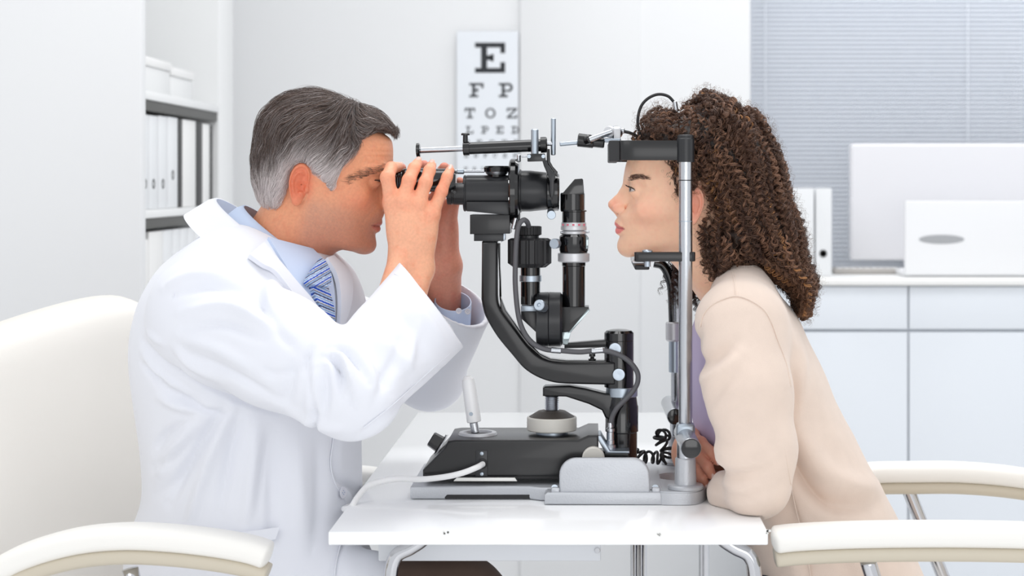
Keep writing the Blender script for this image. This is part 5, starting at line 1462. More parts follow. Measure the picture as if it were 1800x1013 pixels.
def drape(name, A, B, F, m, parent, lift=.003, thick=.0016, nv=8, nu=10, maxd=None, **k):
    """cloth piece between the photo curves A and B laid on the surface F, with real thickness"""
    a = spline([np.array(p, float) for p in A], nu); b = spline([np.array(p, float) for p in B], nu)
    n = max(len(a), len(b)); ra = np.linspace(0, len(a) - 1, n); rb = np.linspace(0, len(b) - 1, n)
    a = np.stack([np.interp(ra, range(len(a)), a[:, i]) for i in (0, 1)], 1); b = np.stack([np.interp(rb, range(len(b)), b[:, i]) for i in (0, 1)], 1)
    t = np.linspace(0, 1, nv + 1)[None, :, None]; g = a[:, None] * (1 - t) + b[:, None] * t
    W = project_px(F, g[..., 0].ravel(), g[..., 1].ravel())
    nr = grad(F, W, .004); nr /= np.linalg.norm(nr, axis=1, keepdims=True) + 1e-9
    # keep grazing points from running away
    nr[:, 1] = np.minimum(nr[:, 1], .3); nr /= np.linalg.norm(nr, axis=1, keepdims=True)
    W = W.reshape(n, nv + 1, 3); nr = nr.reshape(n, nv + 1, 3)
    for _ in range(2): W[1:-1] = W[1:-1] * .5 + (W[:-2] + W[2:]) * .25
    outer = W + nr * (lift + thick); inner = W + nr * (lift - .004)
    V = np.concatenate([outer.reshape(-1, 3), inner.reshape(-1, 3)]); M_ = n * (nv + 1)
    idx = np.arange(M_).reshape(n, nv + 1); q = []
    a_, b_, c_, d_ = idx[:-1, :-1].ravel(), idx[1:, :-1].ravel(), idx[1:, 1:].ravel(), idx[:-1, 1:].ravel()
    q.append(np.stack([a_, b_, c_, d_], 1)); q.append(np.stack([a_, d_, c_, b_], 1) + M_)
    rim = list(idx[:, 0]) + list(idx[-1, 1:]) + list(idx[::-1, -1][1:]) + list(idx[0, ::-1][1:-1])
    rim = np.array(rim); r2 = np.roll(rim, -1); q.append(np.stack([rim, rim + M_, r2 + M_, r2], 1))
    me = mesh_np(V, np.concatenate(q)); bm = bmesh.new(); bm.from_mesh(me); bmesh.ops.recalc_face_normals(bm, faces=bm.faces); bm.to_mesh(me); bm.free()
    o = link(name, me, m, parent, **k); shade(o, 50); return o
def seam(name, pts, F, m, parent, r=.0010, lift=.0006, **k):
    a = spline([np.array(p, float) for p in pts], 10); W = project_px(F, a[:, 0], a[:, 1]); g = grad(F, W, .003); g /= np.linalg.norm(g, axis=1, keepdims=True) + 1e-9
    W[1:-1] = W[1:-1] * .5 + (W[:-2] + W[2:]) * .25
    return link(name, tubes_mesh((W + g * lift)[None], r, 6), m, parent, **k)

# --- the lab coat
YAW = math.radians(18)
T_m = torso_field([(1090, 262, 640, .20, 0), (1010, 232, 650, .20, 0), (945, 236, 640, .195, 0), (860, 262, 632, .185, 0), (750, 256, 632, .19, 0), (650, 243, 645, .205, 0), (600, 243, 645, .212, 0),
                   (560, 250, 641, .212, 0), (520, 262, 634, .205, 0), (480, 286, 616, .185, 0), (450, 312, 590, .150, 0), (425, 345, 560, .115, 0), (405, 372, 535, .085, 0), (392, 388, 520, .070, 0)], YAW)
cuffN = pw(760, 536, -.115); elN = pw(618, 690, -.285)
cuffF = pw(802, 530, .100); elF = pw(758, 664, .22)
sg = chain_sdf
def plane(p, a, n):
    n = np.asarray(n, float); n = n / np.linalg.norm(n); return (p - a) @ n
nN = np.array([.80, .12, .60]); nF = np.array([.52, -.42, .74])
def squash_chain(p, a, b, ra, rb, ky):
    """tapered capsule squashed along Y about its own axis"""
    q = p.copy(); ba = b - a; h = np.clip(((p - a) @ ba) / (ba @ ba), -.2, 1.2)
    yc = a[1] + h * ba[1]; q[..., 1] = yc + (p[..., 1] - yc) * ky; return cap_sdf(q, a, b, ra, rb)
def coat_near(p):
    f = chain_sdf(p, [pw(372, 560, -.185), pw(490, 618, -.245), elN], [.080, .074, .060], .02)
    g = squash_chain(p, elN, cuffN + (cuffN - elN) * .25, .060, .079, 1.25)
    f = smin(f, g, .02)
    f = smax(f, plane(p, cuffN, nN), .003)
    return smax(f, -squash_chain(p, elN + (cuffN - elN) * .55, cuffN + (cuffN - elN) * .4, .050, .0765, 1.22), .002)
def coat_far(p):
    f = chain_sdf(p, [pw(530, 545, .185), pw(640, 600, .22), elF], [.070, .060, .050], .02)
    g = squash_chain(p, elF, cuffF + (cuffF - elF) * .3, .050, .060, 1.05)
    f = smin(f, g, .02)
    f = smax(f, plane(p, cuffF, nF), .003)
    return smax(f, -squash_chain(p, elF + (cuffF - elF) * .45, cuffF + (cuffF - elF) * .5, .042, .0585, 1.03), .002)
def coat_body(p):
    f = T_m(p)
    f = smin(f, chain_sdf(p, [pw(405, 470, -.10), pw(365, 535, -.185)], [.050, .066], .02), .05)
    f = smin(f, chain_sdf(p, [pw(475, 450, .10), pw(535, 520, .185)], [.050, .062], .02), .05)
    for Y in (-.105, .105): f = smin(f, cap_sdf(p, pw(450, 1075, Y), pw(640, 1085, Y * 1.1), .105, .092), .05)
    # the open front hangs slightly past the belly
    return f
def coatF(p):
    f = smin(coat_body(p), coat_near(p), .022)
    f = smin(f, coat_far(p), .018)
    return smax(f, -cap_sdf(p, pw(540, 345, 0), pw(456, 455, 0), .072, .082), .004)
fold_m = folds_disp([
    # armpit and upper-arm folds
    ([(300, 655), (380, 700), (470, 738)], -.25, .006, -.006), ([(318, 590), (400, 610), (470, 640)], -.25, .010, .004), ([(335, 620), (420, 650), (500, 690)], -.25, .009, -.0045),
    ([(310, 520), (370, 505), (440, 512), (480, 540)], -.25, .008, -.0050), ([(320, 548), (400, 535), (470, 556), (520, 585)], -.25, .009, .0045), ([(330, 572), (410, 568), (480, 590)], -.25, .008, -.004),
    ([(300, 505), (350, 482), (410, 482)], -.2, .008, .004), ([(308, 610), (340, 640), (400, 668)], -.25, .008, .004),
    # elbow
    ([(582, 612), (600, 640), (612, 690)], -.3, .006, -.0065), ([(590, 600), (630, 625), (655, 668)], -.3, .007, -.0055), ([(575, 630), (580, 680), (575, 725)], -.3, .008, -.0045),
    ([(600, 612), (618, 650), (632, 705)], -.3, .007, .005), ([(560, 640), (555, 690), (545, 735)], -.3, .009, .0035), ([(640, 600), (672, 640), (690, 690)], -.3, .008, -.0042), ([(655, 590), (695, 620), (725, 660)], -.28, .009, .004),
    ([(530, 620), (520, 670), (505, 715)], -.28, .010, -.0035), ([(690, 540), (730, 580), (752, 640)], -.22, .010, -.0035), ([(720, 520), (760, 570), (785, 610)], -.2, .010, .003),
    ([(640, 760), (700, 715), (760, 660)], -.28, .006, -.004), ([(480, 700), (560, 740), (620, 748)], -.28, .010, .0035),
    # back
    ([(248, 600), (300, 640), (345, 662)], -.18, .007, -.0045), ([(244, 620), (290, 660), (330, 684)], -.18, .007, .004), ([(250, 650), (300, 688), (350, 706)], -.18, .008, -.0035), ([(262, 580), (300, 600)], -.2, .006, .003),
    # side of the body
    ([(400, 712), (340, 800), (290, 890)], -.18, .010, -.0075), ([(408, 715), (372, 800), (345, 880), (330, 930)], -.18, .010, .006), ([(425, 728), (405, 800), (385, 900)], -.18, .010, -.0055), ([(350, 735), (300, 800), (265, 850)], -.18, .011, .005),
    ([(450, 745), (440, 830), (430, 930)], -.18, .012, .005), ([(330, 740), (285, 770), (262, 800)], -.18, .008, -.004), ([(480, 760), (478, 850), (480, 960)], -.17, .013, -.005), ([(275, 700), (320, 715), (360, 718)], -.18, .008, .0035),
    ([(584, 600), (592, 650), (596, 700), (590, 770), (585, 815), (593, 850), (611, 880), (613, 915), (598, 985)], -.1, .005, -.005),
    ([(520, 775), (522, 860), (530, 950)], -.15, .014, .004), ([(556, 780), (560, 860), (556, 960)], -.12, .010, -.004), ([(260, 830), (300, 810), (350, 760)], -.18, .009, -.004),
    ([(575, 622), (596, 632), (618, 668), (628, 712)], -.3, .004, -.004), ([(584, 606), (612, 612), (640, 640)], -.3, .004, -.004), ([(560, 600), (545, 630), (540, 670)], -.3, .006, -.003),
    ([(240, 640), (268, 660), (300, 668)], -.18, .005, -.003), ([(300, 690), (360, 722), (400, 728)], -.2, .005, -.0035), ([(312, 640), (350, 672), (400, 700), (460, 728)], -.24, .006, .003),
    ([(420, 470), (470, 500), (500, 545)], -.17, .005, -.003), ([(260, 880), (300, 850), (330, 800)], -.18, .007, -.003), ([(470, 770), (462, 830), (452, 900)], -.17, .007, -.003),
    ([(540, 640), (500, 650), (470, 640)], -.27, .007, -.0025), ([(700, 600), (690, 650), (670, 700)], -.27, .008, -.003), ([(735, 560), (730, 610), (715, 650)], -.24, .008, .0025),
    # shoulder and chest
    ([(400, 455), (450, 470), (480, 500), (492, 540)], -.16, .009, -.0045), ([(430, 450), (480, 480), (510, 530)], -.14, .008, .0045), ([(380, 430), (350, 440), (325, 455)], -.14, .008, -.003), ([(500, 520), (530, 560), (560, 590)], -.12, .008, -.004),
])
fold_f = folds_disp([([(470, 500), (520, 560), (560, 600)], .1, .01, .004)], near=lambda p: p[:, 1] > .1)
def coat_disp(p):
    nz = noise3(p * np.array([9, 9, 6.0]), 12, 3) * .0035
    # crumple across the sleeves
    return fold_m(p) * 1.9 + fold_f(p) + nz
cv, cq = polygonise(coatF, (XS(225), -.40, ZS(1200)), (XS(870), .34, ZS(380)), .0036, lip=1.7, disp=coat_disp)
coat = link('lab_coat', mesh_np(cv, cq), MATS['coat'], man, label='white lab coat')

# collar, lapels, shirt and tie
CF = lambda p: coat_body(p)
shirt_V = drape('shirt', [(470, 420), (500, 470), (530, 520), (560, 560), (578, 592)], [(548, 440), (575, 470), (584, 510), (586, 550), (584, 592)], CF, MATS['shirt'], man, lift=.002, label='light blue shirt front')
def neck_axis_ring(c_px, rad, dirpx, tilt_lat, Y=0):
    pass
# shirt collar: a standing band folded down around the neck
def collar(name, C0, e, ax, r0, r1, h, lat0, lat1, m, parent, gap, thick=.0022, n=72, drop=None, leaf=None):
    """C0 centre (px), e unit vector towards the throat, ax unit vector down the neck (photo plane)"""
    C = np.array(pw(*C0)); E = np.array([e[0], 0, -e[1]]); E /= np.linalg.norm(E); A_ = np.array([ax[0], 0, -ax[1]]); A_ /= np.linalg.norm(A_); Yv = np.array([0, 1.0, 0])
    rows = []
    ths = np.radians(np.linspace(gap, 360 - gap, n))
    for th in ths:
        d = min(th, 2 * PI - th); hh = h if leaf is None else h + leaf * math.exp(-((d - math.radians(gap)) / .35) ** 2)
        col = []
        for t in np.linspace(0, 1, 7):
            r = r0 + (r1 - r0) * t; l = lat0 + (lat1 - lat0) * t
            roll = .0035 * math.sqrt(max(0, 1 - (1 - min(t * 6, 1)) ** 2))
            col.append(C + E * math.cos(th) * (r + roll) + Yv * math.sin(th) * (l + roll) + A_ * hh * t)
        for t in np.linspace(1, 0, 7):
            r = r0 + (r1 - r0) * t - thick; l = lat0 + (lat1 - lat0) * t - thick
            col.append(C + E * math.cos(th) * r + Yv * math.sin(th) * l + A_ * (hh * t))
        rows.append(col)
    R = np.array(rows); K = R.shape[1]; idx = np.arange(n * K).reshape(n, K)
    a = idx[:-1]; b = idx[1:]
    q = np.stack([a, b, np.roll(b, -1, 1), np.roll(a, -1, 1)], -1).reshape(-1, 4)
    me = mesh_np(R.reshape(-1, 3), q); bm = bmesh.new(); bm.from_mesh(me); bmesh.ops.holes_fill(bm, edges=[x for x in bm.edges if x.is_boundary], sides=0)
    bmesh.ops.recalc_face_normals(bm, faces=bm.faces); bm.to_mesh(me); bm.free()
    o = link(name, me, m, parent); shade(o, 60); return o
ex_, ax_ = (.78, .62), (-.55, .83)
collar('shirt_collar', (491, 410, 0), ex_, ax_, .0670, .084, .052, .0650, .086, MATS['shirt'], man, 6, leaf=.012)
# tie
def tie_piece(name, A, B, lift, thick, parent, dark):
    o = drape(name, A, B, CF, MATS['tie'], parent, lift=lift, thick=thick, nv=20, nu=26)
    me = o.data; co = np.empty(len(me.vertices) * 3, np.float32); me.vertices.foreach_get('co', co); co = co.reshape(-1, 3)
    s = (co[:, 0] * dark[0] + co[:, 2] * dark[1]) / .0115
    ph = s - np.floor(s); pal = [((30, 82, 190), .0, .20), ((232, 238, 246), .20, .27), ((146, 176, 214), .27, .46), ((232, 238, 246), .46, .52), ((40, 50, 100), .52, .66), ((150, 180, 216), .66, .80), ((122, 118, 128), .80, .92), ((226, 232, 242), .92, 1.01)]
    c = np.zeros((len(co), 3))
    for col, a, b in pal: c[(ph >= a) & (ph < b)] = lin(col)
    set_col(me, c); return o
kn = tie_piece('tie', [(532, 508), (528, 500), (540, 480), (549, 468)], [(560, 512), (566, 508), (566, 488), (558, 470)], .012, .006, man, (-.55, .83))
kn['label'] = 'blue, white and grey striped tie'
tie_piece('tie_blade', [(540, 508), (548, 530), (560, 552), (572, 574)], [(568, 512), (574, 530), (578, 552), (580, 578)], .007, .004, kn, (.5, .86))
# coat collar round the back of the neck and the lapels
collar('coat_collar', (466, 412, 0), (.80, .60), (-.60, .80), .090, .108, .046, .088, .112, MATS['coat'], coat, 40, thick=.003)
drape('lapel', [(458, 436), (480, 462), (508, 494), (545, 536), (580, 588)], [(432, 458), (455, 474), (482, 490), (540, 562), (578, 592)], CF, MATS['coat'], coat, lift=.009, thick=.003, nv=6, nu=10)
drape('lapel', [(566, 462), (582, 490), (588, 530), (585, 588)], [(578, 458), (606, 490), (606, 535), (587, 592)], CF, MATS['coat'], coat, lift=.009, thick=.003, nv=6, nu=10)
seam('front_edge', [(579, 592), (588, 640), (592, 700), (585, 770), (580, 815), (588, 850), (606, 880), (608, 915), (592, 985), (588, 1020)], CF, MATS['coat'], coat, r=.0012, lift=.0012)
drape('pocket', [(312, 932), (360, 936), (420, 936), (489, 927)], [(308, 954), (360, 958), (420, 958), (482, 950)], CF, MATS['coat'], coat, lift=.0045, thick=.002, nv=4)
q = project_px(CF, np.array([598.0]), np.array([866.0]))[0]; g = grad(CF, q[None], .004)[0]; g /= np.linalg.norm(g)
def button(c, n, r, parent, m=MATS['button']):
    bt = lathe('button', c, n, [(.0, r * .9), (.0008, r), (.0022, r), (.0026, r * .8), (.0018, r * .6), (.0018, .0002)], m, parent, 28)
    u, v, d = frame(n)
    for a, b in ((1, 1), (1, -1), (-1, 1), (-1, -1)): lathe('button_hole', Vector(c) + d * .0014 + (u * a + v * b) * r * .22, n, [(0, r * .09), (.0006, r * .09)], MATS['shirt_dark'], bt, 8)
button(Vector(q + g * .004), Vector(g), .0085, coat)
# shoulder and sleeve seams
seam('armhole_seam', [(352, 452), (322, 478), (305, 520), (300, 570), (306, 620), (318, 650)], coatF, MATS['coat'], coat, r=.0011, lift=.0002)
seam('cuff_hem', [(694, 482), (722, 498), (748, 528), (770, 562), (790, 596), (800, 616)], coatF, MATS['coat'], coat, r=.0009, lift=.0002)
seam('sleeve_seam', [(640, 752), (690, 712), (745, 662), (790, 622)], coatF, MATS['coat'], coat, r=.0009, lift=.0002)
# shirt cuff of the far arm
dF = cuffF - elF; dF /= np.linalg.norm(dF); c0 = pw(806, 566, .088)
cu = lathe('shirt_cuff', Vector(c0 - dF * .03), Vector(dF), [(0, .040), (.058, .037), (.060, .0362), (.060, .0345), (.058, .034), (.0, .037)], MATS['shirt'], man, 48, cap=False) if False else \
    link('shirt_cuff', me_from(lathe_bm(Vector(pw(790, 600, .135)), P(797, 522, .094) - P(790, 600, .135), [(0, .0315), (.074, .0285), (.0755, .028), (.0755, .0268), (.074, .0263), (0, .029)], 48, cap=False), 40), MATS['shirt'], man)
for px, py in ((822, 548), (806, 547)):
    o_, d_ = cam_rays(np.array([float(px)]), np.array([float(py)]))
    button(P(px, py, .071), (0.25, -1, .1), .0045, cu)

# --- trousers and shoes
def trousers(p):
    f = None
    for Y in (-.10, .11):
        g = chain_sdf(p, [pw(455, 1090, Y), pw(800, 1080, Y * 1.15), pw(800, 1500, Y * 1.15), pw(806, 1640, Y * 1.15)], [.098, .080, .062, .056], .02); f = g if f is None else smin(f, g, .02)
    return smax(f, .075 - p[:, 2], .004)
tv_, tq_ = polygonise(trousers, (XS(320), -.26, .03), (XS(930), .27, .75), .008, lip=1.5, disp=lambda p: noise3(p * 14, 6, 3) * .004)
link('trousers', mesh_np(tv_, tq_), MATS['trousers'], man, label='brown trousers')
def shoe(parent, x, y, dirx, m):
    X0 = np.array([x, y, .045])
    def F(p):
        q = p - X0; q = q * np.array([dirx, 1, 1])
        f = chain_sdf(q, [np.array([-.05, 0, .0]), np.array([.05, 0, -.005]), np.array([.16, 0, -.018])], [.043, .040, .028], .02)
        f = smin(f, cap_sdf(q, np.array([-.03, 0, 0]), np.array([-.03, 0, .05]), .038, .036), .015)
        return smax(f, .004 - p[:, 2], .003)
    v, qd = polygonise(F, (x - .25, y - .06, -.01), (x + .25, y + .06, .15), .006, lip=1.5)
    link('shoe', mesh_np(v, qd), m, parent)
for Y in (-.115, .127): shoe(man, XS(806), Y, 1, MATS['shoe'])
mat('cardigan', (228, 209, 195), 0.9, bump=.6, bscale=1100, sheen=.3, bdist=.0006, var=.03, vscale=40)
mat('blouse', (196, 182, 214), 0.7)
mat('jeans', (42, 46, 66), 0.8)
woman = empty('person', (XS(1500), 0, 0), 'woman with long curly brown hair in a beige cardigan resting chin on the head rest', 'person')
def wom_disp(p):
    return 0 * p[:, 0]
wv, wq = polygonise(lambda p: WOM.F(p), (XS(1062), -.12, ZS(560)), (XS(1340), .12, ZS(200)), .0016, lip=3.5)
wcol = skin_colors(WOM, wv, (252, 203, 172), (232, 122, 124), (246, 160, 136))
WFc = skin_colors
# lash-base shading painted as a soft dark line along the lids
ql = WOM.loc(wv); eu, ey, ev, er = WOM.eye
phi = np.degrees(np.arctan2(np.abs(ql[:, 1]) - ey, ql[:, 0] - eu)); tt = (phi - 14) / 62; vv = ql[:, 2] - ev + 1.2 * tt
es = np.linalg.norm(np.stack([ql[:, 0], np.abs(ql[:, 1]), ql[:, 2]], 1) - np.array([eu, ey, ev]), axis=1)
lid = np.exp(-((vv - 3.9 * (1 - tt * tt)) / .9) ** 2) * (np.abs(tt) < 1.05) * (es < er * 1.25)
lid2 = np.exp(-((vv + 3.6 * (1 - tt * tt)) / .9) ** 2) * (np.abs(tt) < 1.0) * (es < er * 1.25) * .35
w = np.clip(lid + lid2, 0, 1)[:, None] * .8; wcol = wcol * (1 - w) + np.array(lin((70, 44, 44))) * w

HWf = dict(
    index=([(1214, 766, -.045), (1232, 778, -.075), (1250, 795, -.088), (1261, 811, -.090)], [.0090, .0083, .0075, .0065]),
    middle=([(1212, 786, -.050), (1230, 803, -.082), (1244, 821, -.094), (1252, 836, -.094)], [.0090, .0084, .0076, .0065]),
    ring=([(1210, 805, -.050), (1225, 824, -.080), (1235, 841, -.088), (1240, 853, -.086)], [.0088, .0081, .0073, .0063]),
    pinky=([(1206, 818, -.044), (1216, 838, -.066), (1226, 850, -.074), (1234, 858, -.070)], [.0086, .0078, .0070, .0060]))
FWf, wlo, whi, fgW = hand_field(HWf, [(1222, 786, .040), (1222, 812, .036)], .0165, ([(1220, 772, .020), (1228, 764, -.010), (1242, 772, -.036), (1256, 786, -.046)], [.0125, .011, .0095, .0080]), (1330, 850, .20), -1)
av_, aq_ = polygonise(FWf, np.minimum(wlo, pw(1180, 880, -.12)), np.maximum(whi, pw(1300, 740, .12)), .0022, lip=1.8)
HWn = dict(
    index=([(1228, 834, .020), (1214, 832, .045), (1206, 830, .060), (1200, 836, .072)], [.0095, .0088, .0080, .0068]),
    middle=([(1228, 841, .022), (1214, 836, .050), (1206, 842, .066), (1200, 846, .078)], [.0096, .0090, .0080, .0068]),
    ring=([(1230, 848, .020), (1216, 846, .046), (1208, 850, .060), (1204, 853, .070)], [.0094, .0086, .0078, .0066]),
    pinky=([(1234, 853, .012), (1222, 853, .034), (1214, 856, .046), (1210, 858, .054)], [.0086, .0078, .0070, .0060]))
FWn, wlo2, whi2, fgW2 = hand_field(HWn, [(1262, 853, -.066), (1264, 860, -.070)], .0145, ([(1242, 840, -.02), (1228, 832, -.002), (1216, 828, .016), (1208, 828, .030)], [.0115, .010, .009, .0078]), (1310, 860, -.20), 1)
bv_, bq_ = polygonise(FWn, np.minimum(wlo2, pw(1180, 900, -.12)), np.maximum(whi2, pw(1300, 790, .1)), .0024, lip=1.8)
ac = hand_cols(av_, fgW, (222, 166, 140), (212, 128, 108), (236, 190, 178)); bc_ = hand_cols(bv_, fgW2, (218, 160, 134), (212, 128, 108), (236, 190, 178))
def trunk_w(p):
    f = chain_sdf(p, [pw(1292, 505, 0), pw(1318, 620, 0), pw(1370, 780, 0), pw(1450, 1020, 0)], [.045, .062, .075, .09], .05)
    f = smin(f, chain_sdf(p, [pw(1300, 560, -.13), pw(1330, 856, -.20), pw(1272, 862, -.085)], [.032, .026, .015], .02), .02)
    f = smin(f, chain_sdf(p, [pw(1300, 560, .13), pw(1330, 845, .21), pw(1260, 800, .10)], [.035, .028, .020], .02), .02)
    for Y in (-.08, .08): f = smin(f, chain_sdf(p, [pw(1500, 1080, Y), pw(1240, 1118, Y * 1.2), pw(1225, 1500, Y * 1.2), pw(1205, 1640, Y * 1.2)], [.06, .035, .03, .03], .02), .03)
    return f
tw_, tqw = polygonise(trunk_w, (XS(1130), -.30, .03), (XS(1620), .30, 1.06), .012, lip=1.5)
off = np.cumsum([0, len(wv), len(av_), len(bv_)])
me = mesh_np(np.concatenate([wv, av_, bv_, tw_]), np.concatenate([wq + off[0], aq_ + off[1], bq_ + off[2], tqw + off[3]]))
set_col(me, np.concatenate([wcol, ac, bc_, np.tile(np.array(lin((228, 180, 154))), (len(tw_), 1))]))
link('body', me, MATS['skin_woman'], woman)
mat('nail_pale', (244, 214, 206), .25, coat=.4)
link('fingernails', nail_mesh(fgW, (-.1, -.8, .5)), MATS['nail_pale'], woman)
eyes(WOM, woman, (74, 50, 38))
brow(WOM, wv, [(1106, 312), (1112, 308), (1121, 307), (1131, 310), (1137, 315), (1129, 313), (1119, 312), (1110, 316), (1106, 316)], (78, 56, 46), 420, .00017, woman, Lb=.0075, down=.0, Ymid=-.035)
lashes(WOM, woman, .80, 60, 6.0, .00024)

# --- cardigan, blouse, jeans
T_w = torso_field([(1100, 1330, 1650, .19, 0), (1010, 1312, 1622, .180, 0), (910, 1295, 1577, .160, 0), (830, 1285, 1534, .150, 0), (765, 1266, 1500, .148, 0), (710, 1248, 1470, .152, 0), (660, 1238, 1450, .158, 0), (600, 1230, 1420, .165, 0),
                   (560, 1232, 1402, .160, 0), (530, 1240, 1380, .145, 0), (505, 1252, 1358, .118, 0), (488, 1262, 1345, .090, 0), (476, 1276, 1332, .070, 0)])
def card_body(p):
    f = T_w(p)
    f = smin(f, chain_sdf(p, [pw(1306, 516, -.07), pw(1300, 566, -.140)], [.040, .058], .02), .04)
    return smin(f, chain_sdf(p, [pw(1306, 516, .07), pw(1300, 566, .140)], [.040, .056], .02), .04)
def card_sleeve(p):
    f = chain_sdf(p, [pw(1302, 572, -.155), pw(1314, 690, -.190), pw(1332, 790, -.205), pw(1333, 852, -.205)], [.062, .0585, .050, .0455], .02)
    f = smin(f, chain_sdf(p, [pw(1330, 858, -.20), pw(1288, 866, -.13), pw(1268, 862, -.08)], [.040, .031, .025], .02), .014)
    g = chain_sdf(p, [pw(1304, 572, .155), pw(1320, 700, .19), pw(1335, 850, .21)], [.058, .055, .047], .02)
    g = smin(g, chain_sdf(p, [pw(1335, 850, .21), pw(1250, 800, .075)], [.046, .032], .02), .02)
    return np.minimum(f, g)
def cardF(p):
    f = smin(card_body(p), card_sleeve(p), .016)
    return smax(f, TABLE_Z + .001 - p[..., 2] - np.where(p[..., 0] > tx1 + .004, 9, 0), .002)
STR_W = [
    ([(1372, 770), (1400, 830), (1450, 878), (1500, 892), (1550, 900)], -.16, .016, -.013), ([(1385, 800), (1420, 860), (1470, 900)], -.16, .010, -.005), ([(1395, 740), (1440, 820), (1500, 860), (1560, 880)], -.15, .020, .008),
    ([(1376, 870), (1400, 930), (1420, 1000)], -.16, .012, -.006), ([(1350, 910), (1385, 960), (1400, 1010)], -.16, .014, .006), ([(1440, 930), (1480, 980), (1500, 1020)], -.16, .015, -.004),
    ([(1388, 640), (1400, 700), (1392, 750)], -.17, .010, -.006), ([(1400, 590), (1412, 640), (1408, 700)], -.15, .012, .004),
    ([(1225, 650), (1260, 628), (1290, 600)], -.21, .011, -.005), ([(1228, 678), (1262, 655), (1300, 618)], -.21, .012, .005), ([(1240, 722), (1255, 690), (1290, 652)], -.21, .010, -.003),
    ([(1246, 790), (1280, 800), (1330, 792)], -.24, .012, .0035), ([(1250, 830), (1290, 838), (1345, 822)], -.24, .011, -.004), ([(1246, 810), (1290, 818), (1350, 806)], -.24, .010, .0035), ([(1382, 700), (1390, 750), (1388, 790)], -.2, .008, -.002),
    ([(1255, 868), (1300, 876), (1350, 862)], -.24, .009, -.003), ([(1232, 580), (1226, 620), (1230, 650)], -.19, .006, -.004),
]
fold_wt = folds_disp([s_ for s_ in STR_W if max(a_[0] for a_ in s_[0]) > 1374], near=lambda p: p[:, 1] < -.02)
fold_ws = folds_disp([s_ for s_ in STR_W if max(a_[0] for a_ in s_[0]) <= 1374], near=lambda p: p[:, 1] < -.02)
def fold_w(p):
    k = np.clip((card_sleeve(p) - .002) / .012, 0, 1); return fold_wt(p) * k + fold_ws(p)
kv, kq = polygonise(cardF, (XS(1205), -.31, ZS(1200)), (XS(1680), .31, ZS(465)), .0037, lip=1.7, disp=lambda p: fold_w(p) * 1.5 + noise3(p * np.array([12, 12, 8.0]), 14, 3) * .0025)
card = link('cardigan', mesh_np(kv, kq), MATS['cardigan'], woman, label='beige knitted cardigan')
seam('shoulder_seam', [(1231, 574), (1237, 553), (1252, 536), (1275, 525), (1295, 521), (1318, 528), (1342, 544), (1356, 566), (1368, 600), (1382, 640), (1390, 680)], cardF, MATS['cardigan'], card, r=.0011, lift=.0004)
seam('yoke_seam', [(1288, 478), (1291, 496), (1293, 520)], cardF, MATS['cardigan'], card, r=.0009, lift=.0003)
seam('side_seam', [(1376, 770), (1386, 830), (1400, 900), (1416, 960), (1426, 1020)], cardF, MATS['cardigan'], card, r=.0009, lift=.0003)
T_b = torso_field([(800, 1240, 1440, .10, 0), (775, 1228, 1450, .118, 0), (760, 1222, 1450, .124, 0), (710, 1216, 1440, .134, 0), (660, 1213, 1425, .140, 0), (600, 1214, 1400, .142, 0), (560, 1224, 1380, .125, 0), (530, 1240, 1365, .09, 0)])
uv_, uq_ = polygonise(lambda p: T_b(p), (XS(1195), -.16, ZS(815)), (XS(1480), .16, ZS(515)), .006, lip=1.6, disp=lambda p: noise3(p * 18, 16, 2) * .003)
link('blouse', mesh_np(uv_, uq_), MATS['blouse'], woman, label='lilac top')
def jeans(p):
    f = None
    for Y in (-.09, .09):
        g = chain_sdf(p, [pw(1500, 1100, Y), pw(1240, 1118, Y * 1.2), pw(1225, 1500, Y * 1.2), pw(1215, 1640, Y * 1.2)], [.095, .068, .052, .046], .02); f = g if f is None else smin(f, g, .02)
    return smax(f, .075 - p[:, 2], .004)
jv, jq = polygonise(jeans, (XS(1130), -.25, .03), (XS(1640), .25, .75), .008, lip=1.5, disp=lambda p: noise3(p * 14, 7, 3) * .003)
link('jeans', mesh_np(jv, jq), MATS['jeans'], woman, label='dark blue jeans')
for Y in (-.108, .108): shoe(woman, XS(1215), Y, -1, MATS['shoe'])

# --- curly hair
WH = [(1113, 262), (1119, 240), (1121, 222), (1128, 206), (1140, 196), (1160, 188), (1180, 190), (1198, 186), (1212, 180), (1222, 168), (1240, 163), (1262, 170), (1282, 180), (1298, 192), (1314, 190), (1328, 198), (1342, 215), (1354, 240), (1366, 262), (1378, 296),
      (1386, 330), (1398, 365), (1408, 395), (1413, 430), (1417, 455), (1428, 480), (1436, 500), (1428, 520), (1420, 545), (1412, 556), (1404, 545), (1396, 525), (1378, 500), (1356, 486), (1336, 474), (1310, 472), (1288, 482), (1272, 488), (1262, 498), (1250, 486), (1240, 470), (1232, 452), (1234, 430),
      (1230, 408), (1236, 390), (1244, 372), (1244, 350), (1236, 335), (1222, 328), (1208, 332), (1196, 340), (1186, 338), (1180, 318), (1176, 298), (1166, 280), (1150, 270), (1130, 266)]
WHw = [eq(x, y, 0 if i < 40 else -.06) for i, (x, y) in enumerate(WH)]
def w_hairF(p, ins=0.0):
    d2 = poly_sdf2(p[:, 0], p[:, 2], WHw) + ins
    ang = np.clip((ZS(300) - p[:, 2]) / .10, 0, 1)
    R = .060; Wm = .108 + .012 * ang - ins
    puff = np.sqrt(np.maximum(d2 + R, 0) ** 2 + (p[:, 1] * R / Wm) ** 2) - R
    sc_ = smax(WOM.F(p, True) - .012 + ins, d2, .006)
    return smin(puff, sc_, .012)
base_v, base_q = polygonise(lambda p: w_hairF(p, .011) + noise3(p * 110, 41, 2) * .005, (XS(1100), -.16, ZS(575)), (XS(1450), .16, ZS(150)), .005, lip=2.2)
